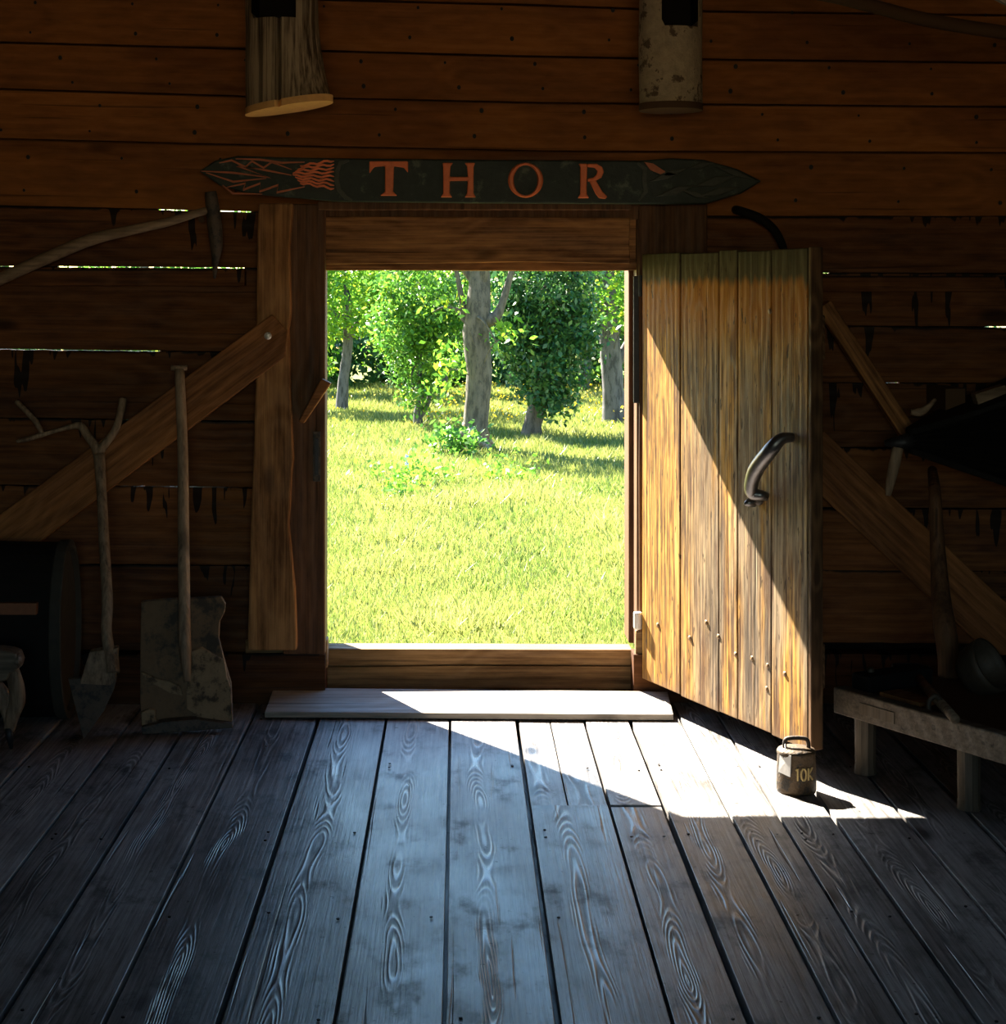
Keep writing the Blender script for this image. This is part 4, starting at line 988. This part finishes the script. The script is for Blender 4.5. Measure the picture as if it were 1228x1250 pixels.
# blue flower spike
p = gp(497, 585); t = thing('blue_flower', 'single pale blue flower spike standing in the grass left of the mossy trunk', 'flower', p)
mb = MB(); mb.tube([p, p + Vector((0.0, 0, 0.10)), p + Vector((0.005, 0, 0.24))], [0.006, 0.005, 0.003], 6); mb.build('stem', M['leaf_mid'], t)
mb = MB()
for k in range(26): mb.blob(p + Vector((0.022 * math.cos(k * 2.4) * (1 - k / 40), 0.022 * math.sin(k * 2.4) * (1 - k / 40), 0.09 + k * 0.006)), (0.011, 0.011, 0.010), 6)
mb.build('petals', M['lupin'], t)

# the orchard
b = gp(578, 549)
tree('apple_tree', 'stout grey mossy trunk standing in the middle of the doorway view', b,
     [(0, 0, -0.05), (0.03, 0, 0.4), (0.07, 0, 0.95), (0.03, 0, 1.35), (0.06, 0, 1.72), (0.08, 0.1, 2.3)], [0.175, 0.150, 0.155, 0.165, 0.15, 0.11],
     [((-0.5, 0.3, 2.9), (0.9, 0.9, 0.6)), ((0.7, 0.2, 3.0), (0.9, 0.9, 0.6)), ((0.1, 0.8, 3.5), (1.0, 0.9, 0.6)), ((-0.32, -0.2, 0.92), (0.12, 0.12, 0.32)), ((0.42, -0.3, 1.42), (0.22, 0.2, 0.10)), ((-0.32, -0.2, 1.80), (0.2, 0.2, 0.10))],
     5000, 0.05, M['leaf_light'], M['treebark'], root=True,
     branches=[([(0.05, 0, 1.55), (0.22, -0.05, 1.58), (0.33, -0.05, 1.72), (0.5, 0, 2.3)], [0.10, 0.085, 0.05, 0.03]), ([(0.02, -0.1, 1.62), (0.12, -0.25, 1.55), (0.28, -0.3, 1.30)], [0.02, 0.014, 0.006]), ([(-0.05, 0, 1.55), (-0.12, 0.02, 1.6), (-0.13, 0.0, 1.75), (-0.25, 0, 2.4)], [0.05, 0.045, 0.04, 0.02]), ([(-0.1, 0, 1.68), (-0.35, -0.05, 1.72), (-0.5, 0, 1.66)], [0.02, 0.014, 0.006])])
b = gp(417, 502)
tree('slender_tree', 'slender grey trunk with a light green crown at the left edge of the doorway view', b, [(0, 0, -0.05), (0.03, 0, 0.5), (0.10, 0, 1.1), (0.08, 0, 1.9)], [0.11, 0.085, 0.08, 0.07],
     [((0.0, -0.2, 1.75), (0.8, 0.7, 0.55)), ((0.9, 0.3, 1.9), (0.7, 0.7, 0.55)), ((-0.9, 0.2, 1.9), (0.8, 0.8, 0.7)), ((0.2, 0.2, 2.7), (1.2, 1.0, 0.6))], 11000, 0.045, M['leaf_light'], M['greybark'])
b = gp(511, 521)
tree('young_fruit_tree', 'small bushy green fruit tree on a short forked trunk left of the mossy trunk', b, [(0, 0, -0.05), (-0.01, 0, 0.18), (0.03, 0, 0.45), (0.0, 0, 1.0), (0, 0, 1.8)], [0.075, 0.065, 0.05, 0.045, 0.03],
     [((0.0, 0, 0.95), (0.42, 0.45, 0.45)), ((-0.12, 0, 1.45), (0.55, 0.55, 0.5)), ((0.25, 0.1, 1.5), (0.45, 0.5, 0.5)), ((0, 0, 2.05), (0.55, 0.55, 0.6)), ((-0.02, -0.1, 0.45), (0.22, 0.22, 0.15))], 9500, 0.04, M['leaf_mid'], M['greybark'],
     branches=[([(0, 0, 0.12), (0.12, 0, 0.3), (0.18, 0, 0.6)], [0.04, 0.035, 0.02])])
b = gp(648, 534)
tree('dark_fruit_tree', 'dark green bushy fruit tree with a leaning trunk right of the mossy trunk', b, [(0, 0, -0.05), (0.03, 0, 0.2), (0.13, 0, 0.55), (0.2, 0, 1.1), (0.15, 0, 1.8)], [0.16, 0.12, 0.125, 0.09, 0.05],
     [((0.20, -0.1, 0.95), (0.45, 0.5, 0.42)), ((-0.05, 0, 1.45), (0.5, 0.5, 0.45)), ((0.42, 0, 1.4), (0.48, 0.5, 0.45)), ((0.2, 0, 2.0), (0.65, 0.6, 0.6)), ((0.3, -0.1, 0.55), (0.25, 0.25, 0.2))], 12000, 0.045, M['leaf_dark'], M['treebark'])
b = gp(750, 517)
tree('tall_tree', 'thick blue-grey trunk rising at the right edge of the doorway view', b, [(0, 0, -0.05), (-0.02, 0, 0.5), (-0.06, 0, 1.1), (-0.12, 0, 1.7), (-0.15, 0, 2.5)], [0.19, 0.155, 0.15, 0.16, 0.12],
     [((-0.3, -0.6, 1.85), (0.5, 0.4, 0.32)), ((0.9, 0, 2.3), (0.9, 0.9, 0.7)), ((-0.5, 0.2, 2.7), (0.9, 0.9, 0.6)), ((0.1, -0.5, 1.45), (0.22, 0.2, 0.10)), ((0.3, 0.5, 3.2), (1.2, 1.0, 0.6))], 8000, 0.05, M['leaf_light'], M['greybark'])
back = [(-8.8, 27, 'leaf_back'), (-5.8, 25.5, 'leaf_mid'), (-2.95, 26.2, 'leaf_light'), (-0.35, 25.6, 'leaf_mid'), (2.35, 26.6, 'leaf_back'), (5.2, 25.4, 'leaf_mid'), (8.2, 27, 'leaf_light'),
        (-7.3, 31.5, 'leaf_mid'), (-4.4, 30.5, 'leaf_back'), (-1.7, 31, 'leaf_light'), (1.0, 30.6, 'leaf_light'), (3.8, 31.2, 'leaf_back'), (6.8, 30.8, 'leaf_mid')]
for i, (x, y, lm) in enumerate(back):
    hh = random.uniform(-0.15, 0.2); s = random.uniform(0.9, 1.15)
    cl_ = [((0, 0, 0.75), (0.95 * s, 0.7, 0.55)), ((-0.7 * s, 0, 1.5), (0.8, 0.8, 0.6)), ((0.7 * s, 0, 1.6), (0.8, 0.8, 0.6)), ((0, 0.2, 2.5 + hh), (1.25 * s, 1.0, 0.8)), ((0.1, 0, 3.3 + hh), (0.9, 0.9, 0.5))]
    tree('orchard_tree', 'leafy tree in the far row of the orchard', (x, y, GZ), [(0, 0, -0.05), (0.05, 0, 0.6), (0.0, 0, 1.4), (0.05, 0, 2.6)], [0.14, 0.11, 0.10, 0.06], cl_, 6500, 0.06, M[lm], M['greybark'], group='far orchard trees')
pu = crown([((x, 28.4, GZ + 0.55), (1.3, 0.7, 0.9)) for x in np.arange(-11, 12, 1.3)], 26000)
co, f = leaves(pu, 0.09); o = np_mesh('undergrowth', co, f, rng.uniform(0, 0.8, len(f)), M['leaf_dark']); tag(o, 'dark undergrowth closing the orchard behind the far trees', 'undergrowth', kind='stuff')
# shoots at the foot of the mossy trunk
b = gp(552, 556); t = thing('sucker_shoots', 'low leafy shoots at the left foot of the mossy trunk', 'shoots', b)
mb = MB()
for k in range(9):
    e = b + Vector((random.uniform(-0.25, 0.3), random.uniform(-0.15, 0.15), random.uniform(0.12, 0.3))); mb.tube([b + Vector((random.uniform(-.1, .1), 0, -0.02)), e], [0.006, 0.003], 5)
mb.build('stems', M['greybark'], t)
co, f = leaves(crown([((b.x, b.y, b.z + 0.14), (0.34, 0.2, 0.12))], 420), 0.045); co -= np.array(b)
np_mesh('foliage', co, f, rng.uniform(0, 0.9, len(f)), M['leaf_mid'], t)
b = gp(505, 590); t = thing('grass_weeds', 'taller weeds growing in the lawn in front of the mossy trunk', 'weeds', b, kind='stuff')
co, f = leaves(crown([((b.x, b.y, b.z + 0.08), (0.5, 0.3, 0.10)), ((b.x + 0.9, b.y + 0.4, b.z + 0.06), (0.35, 0.3, 0.08)), ((b.x - 0.3, b.y - 1.3, b.z + 0.06), (0.5, 0.3, 0.06))], 900), 0.035); co -= np.array(b)
np_mesh('foliage', co, f, rng.uniform(0, 0.85, len(f)), M['leaf_light'], t)
for o in bpy.data.objects:
    if '_o' in o: del o['_o']

# ------------------------------------------------------------------ light
SUN = Vector((0.68, -1.0, -1.03)).normalized()
l = bpy.data.lights.new('sun', 'SUN'); l.energy = 36.0; l.angle = math.radians(0.55); l.color = (1.0, 0.93, 0.80)
so = bpy.data.objects.new('sun', l); COL.objects.link(so); so.rotation_euler = SUN.to_track_quat('-Z', 'Y').to_euler(); so.location = (-10, 15, 16)
w = bpy.data.worlds.new('sky'); sc.world = w; w.use_nodes = True
nt = w.node_tree; bg = nt.nodes['Background']
sk = nt.nodes.new('ShaderNodeTexSky'); sk.sky_type = 'NISHITA'; sk.sun_disc = False; sk.sun_elevation = math.radians(40); sk.sun_rotation = math.radians(-34)
sk.air_density = 1.3; sk.ozone_density = 2.0; sk.dust_density = 0.4
hv = nt.nodes.new('ShaderNodeHueSaturation'); hv.inputs['Saturation'].default_value = 1.3; nt.links.new(sk.outputs[0], hv.inputs['Color']); nt.links.new(hv.outputs[0], bg.inputs[0]); bg.inputs[1].default_value = 0.42
def portal(name, loc, rot, sx, sy):
    p = bpy.data.lights.new(name, 'AREA'); p.shape = 'RECTANGLE'; p.size = sx; p.size_y = sy; p.cycles.is_portal = True
    o = bpy.data.objects.new(name, p); COL.objects.link(o); o.location = loc; o.rotation_euler = rot
portal('doorway_daylight', ((JL + JR) / 2, 0.36, 0.9), (math.radians(-90), 0, 0), 1.16, 1.5)
portal('fill_opening_daylight', ((WX0 + WX1) / 2, YB - 0.08, (WZ0 + WZ1) / 2), (math.radians(90), 0, 0), WX1 - WX0, WZ1 - WZ0)  # sky portal at the added fill opening

# ------------------------------------------------------------------ camera
cd = bpy.data.cameras.new('camera'); cam = bpy.data.objects.new('camera', cd); COL.objects.link(cam)
cam.location = (0, -D, EYE); cam.rotation_euler = (math.radians(90), 0, 0)
cd.sensor_fit = 'HORIZONTAL'; cd.sensor_width = 36.0; cd.lens = F / 1228 * 36.0
cd.shift_x = (614 - CX) / 1228; cd.shift_y = -(625 - CY) / 1228; cd.clip_end = 200
sc.camera = cam
vs_ = sc.view_settings; vs_.view_transform = 'Standard'; vs_.look = 'None'; vs_.exposure = 0.55; vs_.gamma = 1.0; vs_.use_curve_mapping = False
sc.cycles.use_denoising = True; sc.cycles.max_bounces = 10; sc.cycles.diffuse_bounces = 6
